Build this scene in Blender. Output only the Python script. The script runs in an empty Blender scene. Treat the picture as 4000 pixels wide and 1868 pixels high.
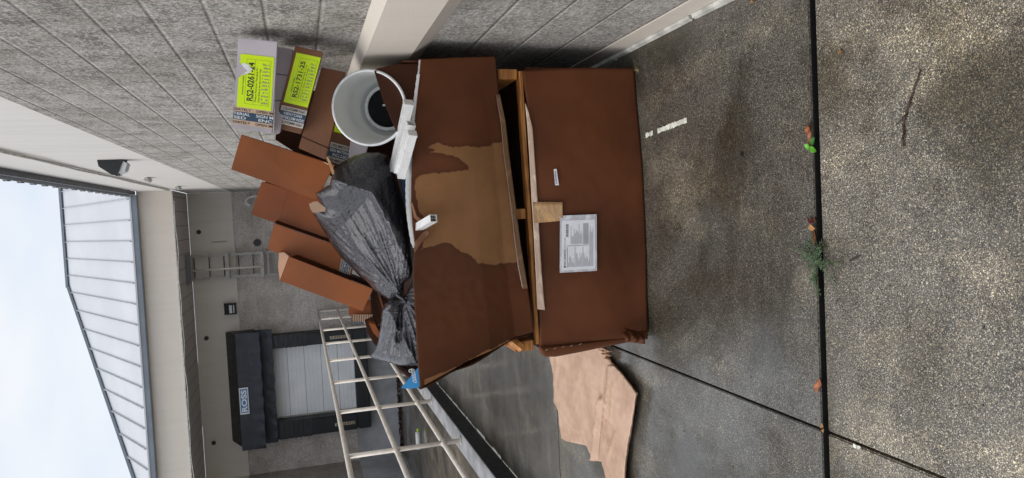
import bpy, bmesh, math, random
from mathutils import Vector, Matrix, noise
from mathutils.geometry import delaunay_2d_cdt
random.seed(7)
sc = bpy.context.scene
# ------------------------------------------------------------------ camera (phone held on its side: the picture is rolled a quarter turn)
F, H = 2770.0, 1.5
PITCH, YAW, ROLL = 0.28946, 0.0430, -0.06144
cp, sp, cy, sy = math.cos(PITCH), math.sin(PITCH), math.cos(YAW), math.sin(YAW)
fwd = Vector((-sy*cp, cy*cp, -sp)); rt = Vector((cy, sy, 0)); upv = rt.cross(fwd)
R0 = rt*math.cos(ROLL) + upv*math.sin(ROLL); U0 = R0.cross(fwd); D0 = -U0
CAM = Vector((0, 0, H))
cd = bpy.data.cameras.new('camera'); cam = bpy.data.objects.new('camera', cd); sc.collection.objects.link(cam)
cd.sensor_width = 36; cd.lens = 36*F/4000; cd.clip_start = .05; cd.clip_end = 2000
m3 = Matrix((D0, R0, -fwd)).transposed()
cam.matrix_world = Matrix.Translation(CAM) @ m3.to_4x4()
sc.camera = cam
# ------------------------------------------------------------------ sky, sun, exposure
W = bpy.data.worlds.new('World'); sc.world = W; W.use_nodes = True
wn, wl = W.node_tree.nodes, W.node_tree.links
wn.clear()
SUN_EL, SUN_AZ = math.radians(56), math.radians(-108)
sky = wn.new('ShaderNodeTexSky'); sky.sky_type = 'NISHITA'; sky.sun_disc = False
sky.sun_elevation = SUN_EL; sky.sun_rotation = SUN_AZ; sky.air_density = 1; sky.dust_density = 3
tc = wn.new('ShaderNodeTexCoord'); mp = wn.new('ShaderNodeMapping'); mp.inputs['Scale'].default_value = (1, 1, 2.6)
nz = wn.new('ShaderNodeTexNoise'); nz.inputs['Scale'].default_value = 3.2; nz.inputs['Detail'].default_value = 6; nz.inputs['Roughness'].default_value = .55
cr = wn.new('ShaderNodeValToRGB'); cr.color_ramp.elements[0].position = .35; cr.color_ramp.elements[1].position = .68
cr.color_ramp.elements[0].color = (6.1, 6.7, 7.5, 1); cr.color_ramp.elements[1].color = (7.3, 7.5, 7.8, 1)
mx = wn.new('ShaderNodeMixRGB'); mx.inputs[0].default_value = .9
bg = wn.new('ShaderNodeBackground'); bg.inputs[1].default_value = .1
wo = wn.new('ShaderNodeOutputWorld')
wl.new(tc.outputs['Generated'], mp.inputs[0]); wl.new(mp.outputs[0], nz.inputs[0]); wl.new(nz.outputs[0], cr.inputs[0])
wl.new(sky.outputs[0], mx.inputs[1]); wl.new(cr.outputs[0], mx.inputs[2]); wl.new(mx.outputs[0], bg.inputs[0]); wl.new(bg.outputs[0], wo.inputs[0])
sd = bpy.data.lights.new('sun', 'SUN'); sd.energy = 1.3; sd.angle = math.radians(45); sd.color = (1, .96, .9)
so = bpy.data.objects.new('sun', sd); sc.collection.objects.link(so)
sdir = Vector((math.sin(SUN_AZ)*math.cos(SUN_EL), math.cos(SUN_AZ)*math.cos(SUN_EL), math.sin(SUN_EL)))
so.rotation_euler = sdir.to_track_quat('Z', 'Y').to_euler()
sc.view_settings.view_transform = 'Standard'; sc.view_settings.look = 'None'
sc.view_settings.exposure = 0.42; sc.view_settings.gamma = 1
try: sc.cycles.use_denoising = True
except Exception: pass

# ------------------------------------------------------------------ picking real positions: a sight line met with a known plane
def ray(x, y): return R0*((1868-y-934)/F) + D0*((x-2000)/F) + fwd
def aY(x, y, Y): d = ray(x, y); return CAM + d*(Y/d.y)
def aX(x, y, X): d = ray(x, y); return CAM + d*(X/d.x)
def aZ(x, y, z=0): d = ray(x, y); return CAM + d*((z-H)/d.z)

# ------------------------------------------------------------------ object helpers
def link(o, parent=None):
    sc.collection.objects.link(o)
    if parent: o.parent = parent
    return o
def tag(o, label=None, cat=None, group=None, kind=None):
    if label: o['label'] = label
    if cat: o['category'] = cat
    if group: o['group'] = group
    if kind: o['kind'] = kind
    return o
def thing(name, label, cat, group=None, loc=(0, 0, 0)):
    o = bpy.data.objects.new(name, None); o.location = loc; o.empty_display_size = .1
    link(o); return tag(o, label, cat, group)
def off(parent):
    v = Vector((0, 0, 0))
    while parent: v = v + Vector(parent.location); parent = parent.parent
    return v
def mesh(name, V, Fc, mat, parent=None, smooth=False, bevel=0):
    o0 = off(parent)
    me = bpy.data.meshes.new(name)
    me.from_pydata([tuple(Vector(v)-o0) for v in V], [], Fc)
    if bevel or True:
        bm = bmesh.new(); bm.from_mesh(me)
        if bevel:
            bmesh.ops.bevel(bm, geom=[e for e in bm.edges if len(e.link_faces) == 2 and e.calc_face_angle(0) > .5], offset=bevel, segments=2, affect='EDGES', clamp_overlap=True)
        bmesh.ops.recalc_face_normals(bm, faces=bm.faces); bm.to_mesh(me); bm.free()
    me.materials.append(mat)
    if smooth:
        for p in me.polygons: p.use_smooth = True
    o = bpy.data.objects.new(name, me)
    return link(o, parent)
class MB:
    def __init__(s): s.v = []; s.f = []
    def add(s, V, Fc):
        n = len(s.v); s.v += [Vector(v) for v in V]; s.f += [tuple(i+n for i in f) for f in Fc]; return s
    def box(s, x0, x1, y0, y1, z0, z1):
        return s.hexa([(x0,y0,z0),(x1,y0,z0),(x1,y1,z0),(x0,y1,z0),(x0,y0,z1),(x1,y0,z1),(x1,y1,z1),(x0,y1,z1)])
    def hexa(s, V):
        return s.add(V, [(0,3,2,1),(4,5,6,7),(0,1,5,4),(1,2,6,5),(2,3,7,6),(3,0,4,7)])
    def prism(s, poly, vec):          # closed outline pushed along vec
        n = len(poly); P = [Vector(p) for p in poly]
        return s.add(P+[p+Vector(vec) for p in P], [tuple(range(n)), tuple(range(2*n-1, n-1, -1))]+[(i, (i+1) % n, (i+1) % n+n, i+n) for i in range(n)])
    def tube(s, pts, r, n=12, cap=True, r2=None):
        P = [Vector(p) for p in pts]; base = len(s.v); k = len(P)
        for i, p in enumerate(P):
            d = (P[min(i+1, k-1)]-P[max(i-1, 0)]).normalized()
            a = d.cross(Vector((0, 0, 1)));
            if a.length < .05: a = d.cross(Vector((1, 0, 0)))
            a.normalize(); b = d.cross(a)
            rr = r if r2 is None else r+(r2-r)*i/(k-1)
            for j in range(n): t = 2*math.pi*j/n; s.v.append(p+a*(rr*math.cos(t))+b*(rr*math.sin(t)))
        for i in range(k-1):
            for j in range(n): q = base+i*n; s.f.append((q+j, q+(j+1) % n, q+n+(j+1) % n, q+n+j))
        if cap: s.f.append(tuple(base+j for j in range(n))); s.f.append(tuple(base+(k-1)*n+j for j in range(n)))
        return s
    def bar(s, a, b, w, h, up=(0, 0, 1)):
        a, b = Vector(a), Vector(b); d = (b-a).normalized(); u = Vector(up); x = d.cross(u).normalized(); u = x.cross(d)
        c = [x*(-w/2)+u*(-h/2), x*(w/2)+u*(-h/2), x*(w/2)+u*(h/2), x*(-w/2)+u*(h/2)]
        return s.hexa([a+q for q in c]+[b+q for q in c])
    def build(s, name, mat, parent=None, smooth=False, bevel=0): return mesh(name, s.v, s.f, mat, parent, smooth, bevel)
def box(name, x0, x1, y0, y1, z0, z1, mat, parent=None, bevel=0): return MB().box(x0, x1, y0, y1, z0, z1).build(name, mat, parent, bevel=bevel)

# ------------------------------------------------------------------ material helpers
class NT:
    def __init__(s, name):
        s.m = bpy.data.materials.new(name); s.m.use_nodes = True; s.t = s.m.node_tree; s.n = s.t.nodes; s.n.clear()
        s.out = s.n.new('ShaderNodeOutputMaterial'); s.b = s.n.new('ShaderNodeBsdfPrincipled'); s.lk(s.b.outputs[0], s.out.inputs[0])
        s.co = s.n.new('ShaderNodeTexCoord').outputs['Object']
    def lk(s, a, b): s.t.links.new(a, b)
    def put(s, sock, v):
        if isinstance(v, bpy.types.NodeSocket): s.lk(v, sock)
        else:
            if hasattr(sock, 'default_value') and hasattr(sock.default_value, '__len__') and len(sock.default_value) == 4 and len(v) == 3: v = (*v, 1)
            sock.default_value = v
    def set(s, **k):
        for a, v in k.items(): s.put(s.b.inputs[a.replace('_', ' ')], v)
    def noise(s, scale, detail=5, rough=.55, vec=None, stretch=None, out=0, dist=0):
        n = s.n.new('ShaderNodeTexNoise'); n.inputs['Scale'].default_value = scale; n.inputs['Detail'].default_value = detail; n.inputs['Roughness'].default_value = rough
        n.inputs['Distortion'].default_value = dist
        v = vec or s.co
        if stretch: v = s.map(v, stretch)
        s.lk(v, n.inputs['Vector']); return n.outputs[out]
    def map(s, v, scale=(1, 1, 1), rot=(0, 0, 0), loc=(0, 0, 0)):
        m = s.n.new('ShaderNodeMapping'); m.inputs['Scale'].default_value = scale; m.inputs['Rotation'].default_value = rot; m.inputs['Location'].default_value = loc
        s.lk(v, m.inputs[0]); return m.outputs[0]
    def vor(s, scale, out='Distance', feat='F1', vec=None, rnd=1):
        n = s.n.new('ShaderNodeTexVoronoi'); n.feature = feat; n.inputs['Scale'].default_value = scale; n.inputs['Randomness'].default_value = rnd
        s.lk(vec or s.co, n.inputs['Vector']); return n.outputs[out]
    def math(s, op, a, b=0, c=None, clamp=False):
        n = s.n.new('ShaderNodeMath'); n.operation = op; n.use_clamp = clamp
        s.put(n.inputs[0], a); s.put(n.inputs[1], b)
        if c is not None: s.put(n.inputs[2], c)
        return n.outputs[0]
    def ramp(s, v, a, b, lo=0, hi=1):
        n = s.n.new('ShaderNodeMapRange'); n.interpolation_type = 'SMOOTHSTEP'
        s.put(n.inputs[0], v)
        for i, q in enumerate((a, b, lo, hi)): n.inputs[i+1].default_value = q
        return n.outputs[0]
    def mix(s, f, a, b, mode='MIX'):
        n = s.n.new('ShaderNodeMix'); n.data_type = 'RGBA'; n.blend_type = mode; n.clamp_result = False
        s.put(n.inputs[0], f); s.put(n.inputs[6], a); s.put(n.inputs[7], b); return n.outputs[2]
    def xyz(s, v=None):
        n = s.n.new('ShaderNodeSeparateXYZ'); s.lk(v or s.co, n.inputs[0]); return n.outputs
    def comb(s, x, y, z):
        n = s.n.new('ShaderNodeCombineXYZ'); s.put(n.inputs[0], x); s.put(n.inputs[1], y); s.put(n.inputs[2], z); return n.outputs[0]
    def bump(s, h, strength=.5, dist=.01, prev=None):
        n = s.n.new('ShaderNodeBump'); n.inputs['Strength'].default_value = strength; n.inputs['Distance'].default_value = dist
        s.lk(h, n.inputs['Height'])
        if prev: s.lk(prev, n.inputs['Normal'])
        s.lk(n.outputs[0], s.b.inputs['Normal']); return n.outputs[0]
    def attr(s, name):
        n = s.n.new('ShaderNodeAttribute'); n.attribute_name = name; return n.outputs['Fac']
def plain(name, col, rough=.6, var=.15, vs=6, bump=0, bs=40, bd=.003, metal=0, spec=.5, grime=None):
    t = NT(name); n = t.noise(vs, 6)
    c = t.mix(t.ramp(n, .3, .7), tuple(x*(1-var) for x in col), tuple(min(1, x*(1+var)) for x in col))
    if grime:
        g = t.ramp(t.noise(vs*.6, 8, .7), .52, .75)
        c = t.mix(t.math('MULTIPLY', g, grime[1]), c, grime[0])
    t.set(Base_Color=c, Roughness=t.ramp(t.noise(vs*2, 4), .3, .7, max(.02, rough-.08), min(1, rough+.08)), Metallic=metal, Specular_IOR_Level=spec)
    if bump: t.bump(t.noise(bs, 6), bump, bd)
    return t.m

def aggregate(name, seed=0., dark=1., gloss=(.3, .6), film=(.2, .25), warm=1.0, stone=1.0, fine=190, puddle=None, speck=.10):
    t = NT(name); co = t.map(t.co, loc=(seed, seed*1.7, 0)); wob = t.noise(35, 3, vec=co, out=1)
    cow = t.mix(.010, co, wob, 'ADD')
    cell = t.vor(fine, 'Color', vec=cow); d = t.vor(fine, 'Distance', vec=cow); sx = t.xyz(cell)
    s2 = t.xyz(t.vor(fine*1.9, 'Color', vec=cow)); s3 = t.xyz(t.vor(fine*.55, 'Color', vec=cow))
    base = t.mix(t.ramp(t.noise(11, 9, .7, vec=co), .3, .7), (.030, .029, .027), (.090, .086, .078))
    base = t.mix(t.ramp(s2[0], .35, .9), base, (.15, .135, .105))
    base = t.mix(t.ramp(s2[2], .75, .85), base, (.018, .018, .018))
    lite = t.mix(sx[1], (.34, .28, .18), (.62, .60, .55)); brown = t.mix(sx[1], (.17, .12, .06), (.035, .034, .033))
    body = t.ramp(d, .3, .55, 1, 0)
    c = t.mix(t.math('MULTIPLY', t.math('MULTIPLY', t.ramp(sx[2], .6, .7), body), .8), base, brown)
    c = t.mix(t.math('MULTIPLY', t.math('MULTIPLY', t.ramp(sx[0], .86-speck, .92-speck), body), stone), c, lite)
    c = t.mix(t.math('MULTIPLY', t.ramp(s2[1], .88, .93), .8*stone), c, (.55, .50, .42))
    c = t.mix(t.math('MULTIPLY', t.math('MULTIPLY', t.ramp(s3[0], .965, .97), t.ramp(t.vor(fine*.55, 'Distance', vec=cow), .25, .4, 1, 0)), stone), c, (.62, .56, .42))
    # damp stains with a shape of their own: dark olive patches, dry pale patches, streaks
    st = t.ramp(t.noise(.95, 8, .64, vec=co, dist=.6), .44, .60)
    c = t.mix(t.math('MULTIPLY', st, .85), c, t.mix(1, c, (.34, .30, .21), 'MULTIPLY'))
    st2 = t.ramp(t.noise(2.6, 8, .65, vec=t.map(co, (1, .6, 1), loc=(4, 2, 0))), .50, .68)
    c = t.mix(t.math('MULTIPLY', st2, .75), c, t.mix(1, c, (2.1, 2.0, 1.8), 'MULTIPLY'))
    sk = t.ramp(t.noise(2.0, 7, .7, vec=t.map(co, (5, .8, 1))), .55, .72)
    c = t.mix(t.math('MULTIPLY', sk, .35), c, t.mix(1, c, (.45, .42, .36), 'MULTIPLY'))
    c = t.mix(1, c, (dark*warm, dark, dark/warm), 'MULTIPLY')
    wetn = t.ramp(t.noise(1.7, 7, .6, vec=co), .34, .62)
    cw = t.math('MULTIPLY', wetn, film[0]); crg = t.ramp(wetn, 0, 1, film[1]+.16, film[1])
    if puddle:
        far = t.math('MULTIPLY', t.ramp(t.xyz()[1], puddle[0], puddle[1]), t.ramp(t.noise(1.5, 7, .62, stretch=(.7, 2.2, 1), dist=.8), .40, .52))
        cw = t.math('MAXIMUM', cw, far); crg = t.math('SUBTRACT', crg, t.math('MULTIPLY', far, .3), clamp=True)
        c = t.mix(t.math('MULTIPLY', far, .6), c, t.mix(1, c, (.45, .39, .28), 'MULTIPLY'))
    t.set(Base_Color=c, Roughness=t.ramp(wetn, 0, 1, gloss[1], gloss[0]), Specular_IOR_Level=.5, Coat_Weight=cw, Coat_Roughness=crg, Coat_IOR=1.5)
    h = t.math('ADD', t.math('MULTIPLY', body, sx[0]), t.math('MULTIPLY', t.noise(400, 4, .7), .5))
    t.bump(h, .35, .003)
    bn = t.n.new('ShaderNodeBump'); bn.inputs['Strength'].default_value = .12; bn.inputs['Distance'].default_value = .002; t.lk(h, bn.inputs['Height']); t.lk(bn.outputs[0], t.b.inputs['Coat Normal'])
    return t.m

def block(name, z0, course, base=(.84, .79, .74), axis='x', rough_face=1.0, dark=.8, mortar=.012, length=.39, speck=(.15, .135, .12), gd=.8):
    t = NT(name); x, y, z = t.xyz()
    a = y if axis == 'x' else x
    co = t.comb(a, t.math('SUBTRACT', z, z0), 0)
    br = t.n.new('ShaderNodeTexBrick'); t.lk(co, br.inputs['Vector'])
    for k, v in {'Scale': 1, 'Mortar Size': mortar/2, 'Mortar Smooth': .5, 'Brick Width': length, 'Row Height': course}.items(): br.inputs[k].default_value = v
    br.inputs['Color1'].default_value = (0, 0, 0, 1); br.inputs['Color2'].default_value = (1, 1, 1, 1); br.inputs['Mortar'].default_value = (.5, .5, .5, 1)
    zz = t.math('FRACT', t.math('DIVIDE', t.math('SUBTRACT', z, z0), course))
    g = t.math('ABSOLUTE', t.math('SUBTRACT', zz, .5)); hj = t.ramp(g, .5-mortar/course, .5)
    gro = t.math('MAXIMUM', hj, t.math('MULTIPLY', br.outputs['Fac'], .35))
    n1 = t.noise(60, 9, .75, dist=.6); n2 = t.noise(170, 6, .75); big = t.noise(2.2, 6, .6)
    rock = t.vor(42, 'Distance', vec=t.mix(.03, t.co, t.noise(30, 3, out=1), 'ADD'))
    h = t.math('ADD', t.math('MULTIPLY', n1, 1.0), t.math('MULTIPLY', n2, .35)); h = t.math('ADD', h, t.math('MULTIPLY', rock, .3))
    c = t.mix(t.ramp(n1, .44, .56), tuple(q*.55 for q in base), base)
    c = t.mix(t.math('MULTIPLY', t.ramp(t.math('ADD', t.noise(80, 9, .8), t.math('MULTIPLY', t.math('SUBTRACT', t.noise(7, 6, .6), .5), .42)), .515, .55), dark), c, speck)
    c = t.mix(t.math('MULTIPLY', t.ramp(big, .42, .66), .5), c, t.mix(1, c, (.55, .52, .46), 'MULTIPLY'))
    c = t.mix(t.math('MULTIPLY', br.outputs['Color'], .12), c, tuple(q*.8 for q in base))
    c = t.mix(t.math('MULTIPLY', gro, .3), c, tuple(q*.5 for q in base))
    t.set(Base_Color=c, Roughness=.82, Specular_IOR_Level=.3)
    hh = t.math('SUBTRACT', t.math('MULTIPLY', h, rough_face), t.math('MULTIPLY', gro, gd))
    t.bump(hh, 1.0, .022)
    return t.m

def wet_stucco(name, col, streak=.25):
    t = NT(name)
    s = t.ramp(t.noise(1.2, 8, .65, stretch=(6, 6, .6)), .4, .75)
    c = t.mix(t.math('MULTIPLY', s, streak), col, tuple(q*.62 for q in col))
    c = t.mix(t.math('MULTIPLY', t.ramp(t.noise(7, 8, .7), .5, .8), .25), c, tuple(q*.75 for q in col))
    t.set(Base_Color=c, Roughness=.7, Specular_IOR_Level=.35); t.bump(t.noise(90, 5), .35, .003); return t.m

def cardboard(name, wet, dry=None, rough=.5, flute=0, wr=.2, spec=.5, streaks=0):
    t = NT(name); n = t.noise(3.2, 7, .6); f = t.noise(260, 3, .6)
    c = t.mix(t.ramp(t.noise(1.6, 5, .5), .3, .72), tuple(q*.62 for q in wet), tuple(q*1.4 for q in wet))
    c = t.mix(t.math('MULTIPLY', t.ramp(t.noise(60, 7, .75, stretch=(.3, 1, 1)), .55, .75), .18), c, tuple(q*.6 for q in wet))
    if dry:
        sdv = t.math('ADD', t.attr('drysd'), t.math('MULTIPLY', t.math('SUBTRACT', t.noise(38, 5, .65), .5), .030))
        k = t.ramp(sdv, -.0015, .0015)
        dd = t.mix(t.ramp(n, .3, .7), tuple(q*.85 for q in dry), tuple(q*1.12 for q in dry))
        rim = t.math('MULTIPLY', t.ramp(sdv, -.03, -.001), t.math('SUBTRACT', 1, k))
        c = t.mix(t.math('MULTIPLY', rim, .45), c, tuple(q*.6 for q in wet))
        c = t.mix(k, c, dd)
        t.set(Roughness=t.mix(k, (rough,)*3, (.75,)*3))
    else: t.set(Roughness=t.ramp(t.noise(5, 5), .3, .7, rough-.1, rough+.12))
    c = t.mix(t.math('MULTIPLY', f, .18), c, tuple(q*.5 for q in wet))
    t.set(Base_Color=c, Specular_IOR_Level=spec)
    h = t.math('ADD', t.math('MULTIPLY', t.noise(14, 6, .6), 1.0), t.math('MULTIPLY', f, .08))
    if flute:
        x = t.xyz()[0 if flute > 0 else 2]
        h = t.math('ADD', h, t.math('MULTIPLY', t.math('SINE', t.math('MULTIPLY', x, 2*math.pi/.0075)), .06))
    t.bump(h, wr, .012)
    return t.m

M = {}
M['slab_near'] = aggregate('wet_exposed_aggregate_near', 5.3, 1.6, (.4, .7), (.4, .28), 1.02, .6, 260, speck=.06)
M['slab_far'] = aggregate('wet_exposed_aggregate', 0.4, 1.0, (.3, .5), (1.0, .12), 1.0, .5, 240, (3.7, 4.6), .04)
M['gap'] = plain('dark_joint_filler', (.004, .004, .004), .9, .3, 30, .4, 80)
M['pit'] = aggregate('wet_pit_concrete', 7.7, 1.3, (.3, .5), (1.0, .06), 1.08, .15, 120)
M['curbc'] = plain('weathered_curb_concrete', (.30, .30, .31), .7, .3, 5, .4, 60, grime=((.09, .09, .09), .6))
M['curbk'] = plain('black_curb_paint', (.006, .006, .007), .75, .3, 8, .2, 60)
M['seal'] = plain('cracked_pale_sealant', (.85, .83, .72), .6, .25, 30, .6, 60, grime=((.15, .14, .1), .7))
M['rough'] = block('split_face_block', 1.385, .187)
M['rough_low'] = block('split_face_block_low', .115, .205, base=(.78, .74, .70), dark=.6)
M['far_block'] = block('far_split_face_block', .45, .19, base=(.88, .81, .76), axis='y', dark=.12, mortar=.008, rough_face=.9, gd=.25)
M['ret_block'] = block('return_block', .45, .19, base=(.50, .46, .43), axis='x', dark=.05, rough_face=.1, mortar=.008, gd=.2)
M['smooth'] = wet_stucco('smooth_painted_wall', (.74, .71, .67))
M['band'] = wet_stucco('beige_band_paint', (.66, .60, .53), .12)
M['fascia'] = wet_stucco('beige_fascia', (.74, .67, .59), .15)
M['far_smooth'] = wet_stucco('far_smooth_wall', (.74, .70, .64), .2)
M['found'] = plain('grey_foundation_concrete', (.42, .43, .45), .6, .2, 2, .3, 40, grime=((.16, .16, .16), .5))
M['gutter'] = plain('blue_grey_gutter', (.20, .23, .27), .45, .1, 4)
M['gutter_dk'] = plain('dark_gutter', (.035, .04, .05), .45, .2, 8)
M['flash'] = plain('silver_flashing', (.55, .54, .50), .4, .3, 14, grime=((.15, .13, .1), .6))
M['roofm'] = plain('pale_metal_roof', (.56, .57, .60), .5, .05, .8, metal=.0, grime=((.44, .44, .47), .4))
M['rib'] = plain('roof_seam', (.46, .47, .50), .4, .1)
M['rail'] = plain('cream_rail_paint', (.78, .71, .63), .35, .08, 9, .15, 120, grime=((.35, .25, .17), .35))
M['rubber'] = plain('black_vinyl_pad', (.009, .010, .013), .5, .3, 5, .25, 25, .01)
M['curtain'] = plain('navy_black_vinyl', (.016, .021, .034), .45, .3, 4, .3, 9, .02)
M['door'] = plain('pale_grey_door_paint', (.90, .92, .95), .45, .06, 2)
M['doorline'] = plain('door_seam', (.42, .44, .47), .5)
M['steel'] = plain('galvanised_steel', (.42, .41, .39), .5, .2, 20)
M['dark'] = plain('dark_metal', (.02, .021, .024), .45, .2, 20)
M['lens'] = plain('lamp_lens', (.70, .72, .74), .15, .1, 12)
M['white'] = plain('white_vinyl', (.80, .80, .80), .3, .05, 15, .1, 90, grime=((.5, .48, .44), .35))
M['bucket'] = plain('off_white_bucket_plastic', (.84, .85, .83), .4, .03, 5, .03, 40, grime=((.66, .66, .64), .3))
M['bucket_rim'] = plain('scuffed_bucket_rim', (.78, .80, .82), .4, .1, 60, .3, 120, grime=((.35, .38, .42), .5))
M['paint'] = plain('wet_black_residue', (.003, .003, .004), .5, .3, 20, .2, 30, spec=.15)
M['wood'] = None
M['blue'] = plain('bright_blue_print', (.03, .28, .62), .35, .06)
M['navy'] = plain('navy_plastic', (.02, .05, .13), .35, .2)
M['ink'] = plain('black_ink', (.015, .015, .018), .5, .05)
M['inkgrey'] = plain('grey_ink', (.16, .17, .2), .5, .05)
M['white_ink'] = plain('white_ink', (.82, .84, .86), .5, .03)
M['signblue'] = plain('sign_blue', (.06, .22, .50), .4, .08)
M['neon'] = plain('fluorescent_yellow_label', (.72, 1.0, .0), .5, .04, 8)
M['neongreen'] = plain('label_tint', (.42, .68, .0), .5, .1, 8)
M['tapenavy'] = plain('navy_printed_tape', (.022, .06, .12), .3, .15, 20)
M['tapewhite'] = plain('white_printed_tape', (.62, .56, .50), .3, .1, 20)
M['tapetan'] = plain('salmon_printed_tape', (.60, .42, .29), .3, .1, 20)
M['paper'] = plain('white_paper', (.84, .85, .90), .45, .05, 20)
M['leaf'] = plain('dead_leaf', (.30, .10, .035), .45, .4, 60, .3, 90)
M['leaf2'] = plain('tan_leaf', (.50, .26, .10), .5, .3, 60, .3, 90)
M['green'] = plain('fresh_green_leaf', (.12, .42, .03), .4, .3, 60, .3, 90)
M['weed'] = plain('dull_green_weed', (.07, .12, .055), .5, .5, 90)
M['stem'] = plain('brown_stem', (.10, .045, .025), .6, .3, 60)
M['twig'] = plain('wet_twig', (.045, .02, .014), .5, .3, 60, .5, 120)
M['litter'] = plain('dark_red_litter', (.06, .025, .015), .7, .6, 12, 1, 40, .03)
M['staple'] = plain('steel_staple', (.6, .6, .58), .3, .1, metal=.6)
# damp cardboards
WET, DRY = (.100, .032, .0115), (.26, .125, .052)
M['card_up'] = cardboard('soaked_cardboard_with_dry_patch', WET, DRY, .6, 0, .12, spec=.22)
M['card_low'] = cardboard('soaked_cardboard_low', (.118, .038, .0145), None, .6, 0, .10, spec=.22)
M['card_dark'] = cardboard('soaked_and_shade_cardboard', (.045, .015, .007), None, .6, 0, .12, spec=.2)  # dark tone also stands in for shade between and behind the cartons
M['card_or'] = cardboard('damp_orange_cardboard', (.30, .088, .022), None, .6, 0, .05)
M['card_or2'] = cardboard('damp_orange_cardboard_darker', (.24, .068, .017), None, .6, 0, .05)
M['card_br'] = cardboard('brown_carton', (.20, .080, .032), None, .6, 0, .05)
M['card_gr'] = cardboard('lavender_grey_carton', (.56, .51, .55), None, .5, 0, .05)
t = NT('rain_sheened_flat_cardboard'); dg = t.map(t.co, (3, 40, 1), (0, 0, math.radians(38)))
l1 = t.noise(2.2, 6, .6, vec=dg); l2 = t.noise(7, 6, .6)
t.set(Base_Color=t.mix(t.ramp(l2, .35, .65), (.50, .31, .205), (.62, .41, .29)), Roughness=t.ramp(l2, .3, .7, .34, .5), Specular_IOR_Level=.5)
t.bump(t.math('ADD', t.math('MULTIPLY', l1, .3), t.math('MULTIPLY', t.noise(55, 5, .6), .15)), .55, .006); M['card_pink'] = t.m
M['card_tan'] = cardboard('torn_dry_cardboard', (.62, .40, .28), None, .7, 0, .15)

def mk_tape(name, col, rough=.16):
    t = NT(name); h = t.noise(9, 5, .6, stretch=(1, 1, 2), dist=.8); d = t.vor(150, 'Distance')
    c = t.mix(t.ramp(h, .50, .66), col, tuple(min(.95, q*1.5) for q in col))
    t.set(Base_Color=c, Roughness=rough, Specular_IOR_Level=.7, Coat_Weight=.6, Coat_Roughness=.08)
    t.bump(t.math('ADD', h, t.math('MULTIPLY', t.ramp(d, .2, .4, 1, 0), .12)), .6, .008); return t.m
M['tape'] = mk_tape('clear_tape_on_cardboard', (.50, .29, .13))
M['tape_brown'] = mk_tape('tape_over_soaked_edge', (.17, .085, .038))
M['tape_pale'] = mk_tape('crinkled_pale_tape', (.72, .50, .38))
M['pouch'] = mk_tape('clear_document_pouch', (.56, .56, .60), .12)
def mk_wood():
    t = NT('rough_pallet_pine'); x = t.map(t.co, (2, 14, 40)); n = t.noise(3, 8, .65, vec=x, dist=1.2)
    c = t.mix(t.ramp(n, .35, .65), (.24, .075, .014), (.62, .27, .065))
    c = t.mix(t.ramp(t.noise(9, 5), .62, .72), c, (.05, .03, .015))
    t.set(Base_Color=c, Roughness=.55); t.bump(n, .5, .004); return t.m
M['wood'] = mk_wood()
def mk_bag():
    t = NT('wet_black_bin_liner')
    wob_ = t.mix(.02, t.co, t.noise(20, 3, out=1), 'ADD')
    d = t.vor(80, 'Distance', vec=wob_); cc = t.xyz(t.vor(80, 'Color', vec=wob_))[0]
    drop = t.math('MULTIPLY', t.ramp(d, .14, .26, 1, 0), t.ramp(cc, .15, .3))
    drop2 = t.ramp(t.vor(210, 'Distance'), .12, .28, 1, 0)
    rot = t.map(t.co, (1, 1, 1), (0, math.radians(-38), 0)); fine = t.noise(9, 6, .62, vec=t.map(rot, (1.1, 3, 9)), dist=.35)
    fine2 = t.noise(30, 5, .6, vec=t.map(rot, (.6, 2, 5)))
    mott = t.ramp(t.noise(6, 5), .35, .65)
    t.set(Base_Color=t.mix(drop, t.mix(mott, (.005, .005, .007), (.012, .012, .018)), (.004, .004, .005)),
          Roughness=t.mix(drop, t.mix(mott, (.13,)*3, (.20,)*3), (.08,)*3), IOR=1.6, Specular_IOR_Level=.7, Coat_Weight=.5, Coat_Roughness=.12, Specular_Tint=t.mix(drop, (.92, .92, 1.0), (.25, .25, .28)))
    cr_ = t.math('ABSOLUTE', t.math('SUBTRACT', t.noise(24, 7, .7, vec=t.map(rot, (.55, 2, 4)), dist=.5), .5))
    h = t.math('ADD', t.math('MULTIPLY', drop, 1.3), t.math('MULTIPLY', cr_, -1.0))
    h = t.math('ADD', h, t.math('ADD', t.math('MULTIPLY', fine, 1.5), t.math('MULTIPLY', fine2, .6)))
    t.bump(h, .9, .008); return t.m
M['bag'] = mk_bag()

# ================================================================== SETTING
o = MB().box(-60, 60, -60, 90, -1.0, -.9).build('ground', M['pit']); tag(o, kind='structure')
GX = -.723
mb = MB(); ys = [-4.2, -1.0, 1.787, 4.212, 6.6, 9.0, 11.4, 13.8, 17.36]
for i in range(len(ys)-1):
    g0 = .004 if i else 0; y0, y1 = ys[i], ys[i+1]
    a = y0+(.013 if abs(y0-1.787) < .01 else .003); b = y1-(.013 if abs(y1-1.787) < .01 else .003)
    for x0, x1 in ((-2.075, GX-.0045), (GX+.0045, .72)):
        tgt = mb
        V = []
        tgt.box(x0, x1, a, b, -.16, 0)
w = MB(); w.v, w.f = mb.v, mb.f
nearv = MB(); farv = MB()
for k in range(0, len(mb.v), 8):
    vs = mb.v[k:k+8]; (nearv if max(v.y for v in vs) < 1.8 else farv).hexa(vs)
s1 = nearv.build('walkway', M['slab_near'], bevel=.004); tag(s1, kind='structure')
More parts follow.
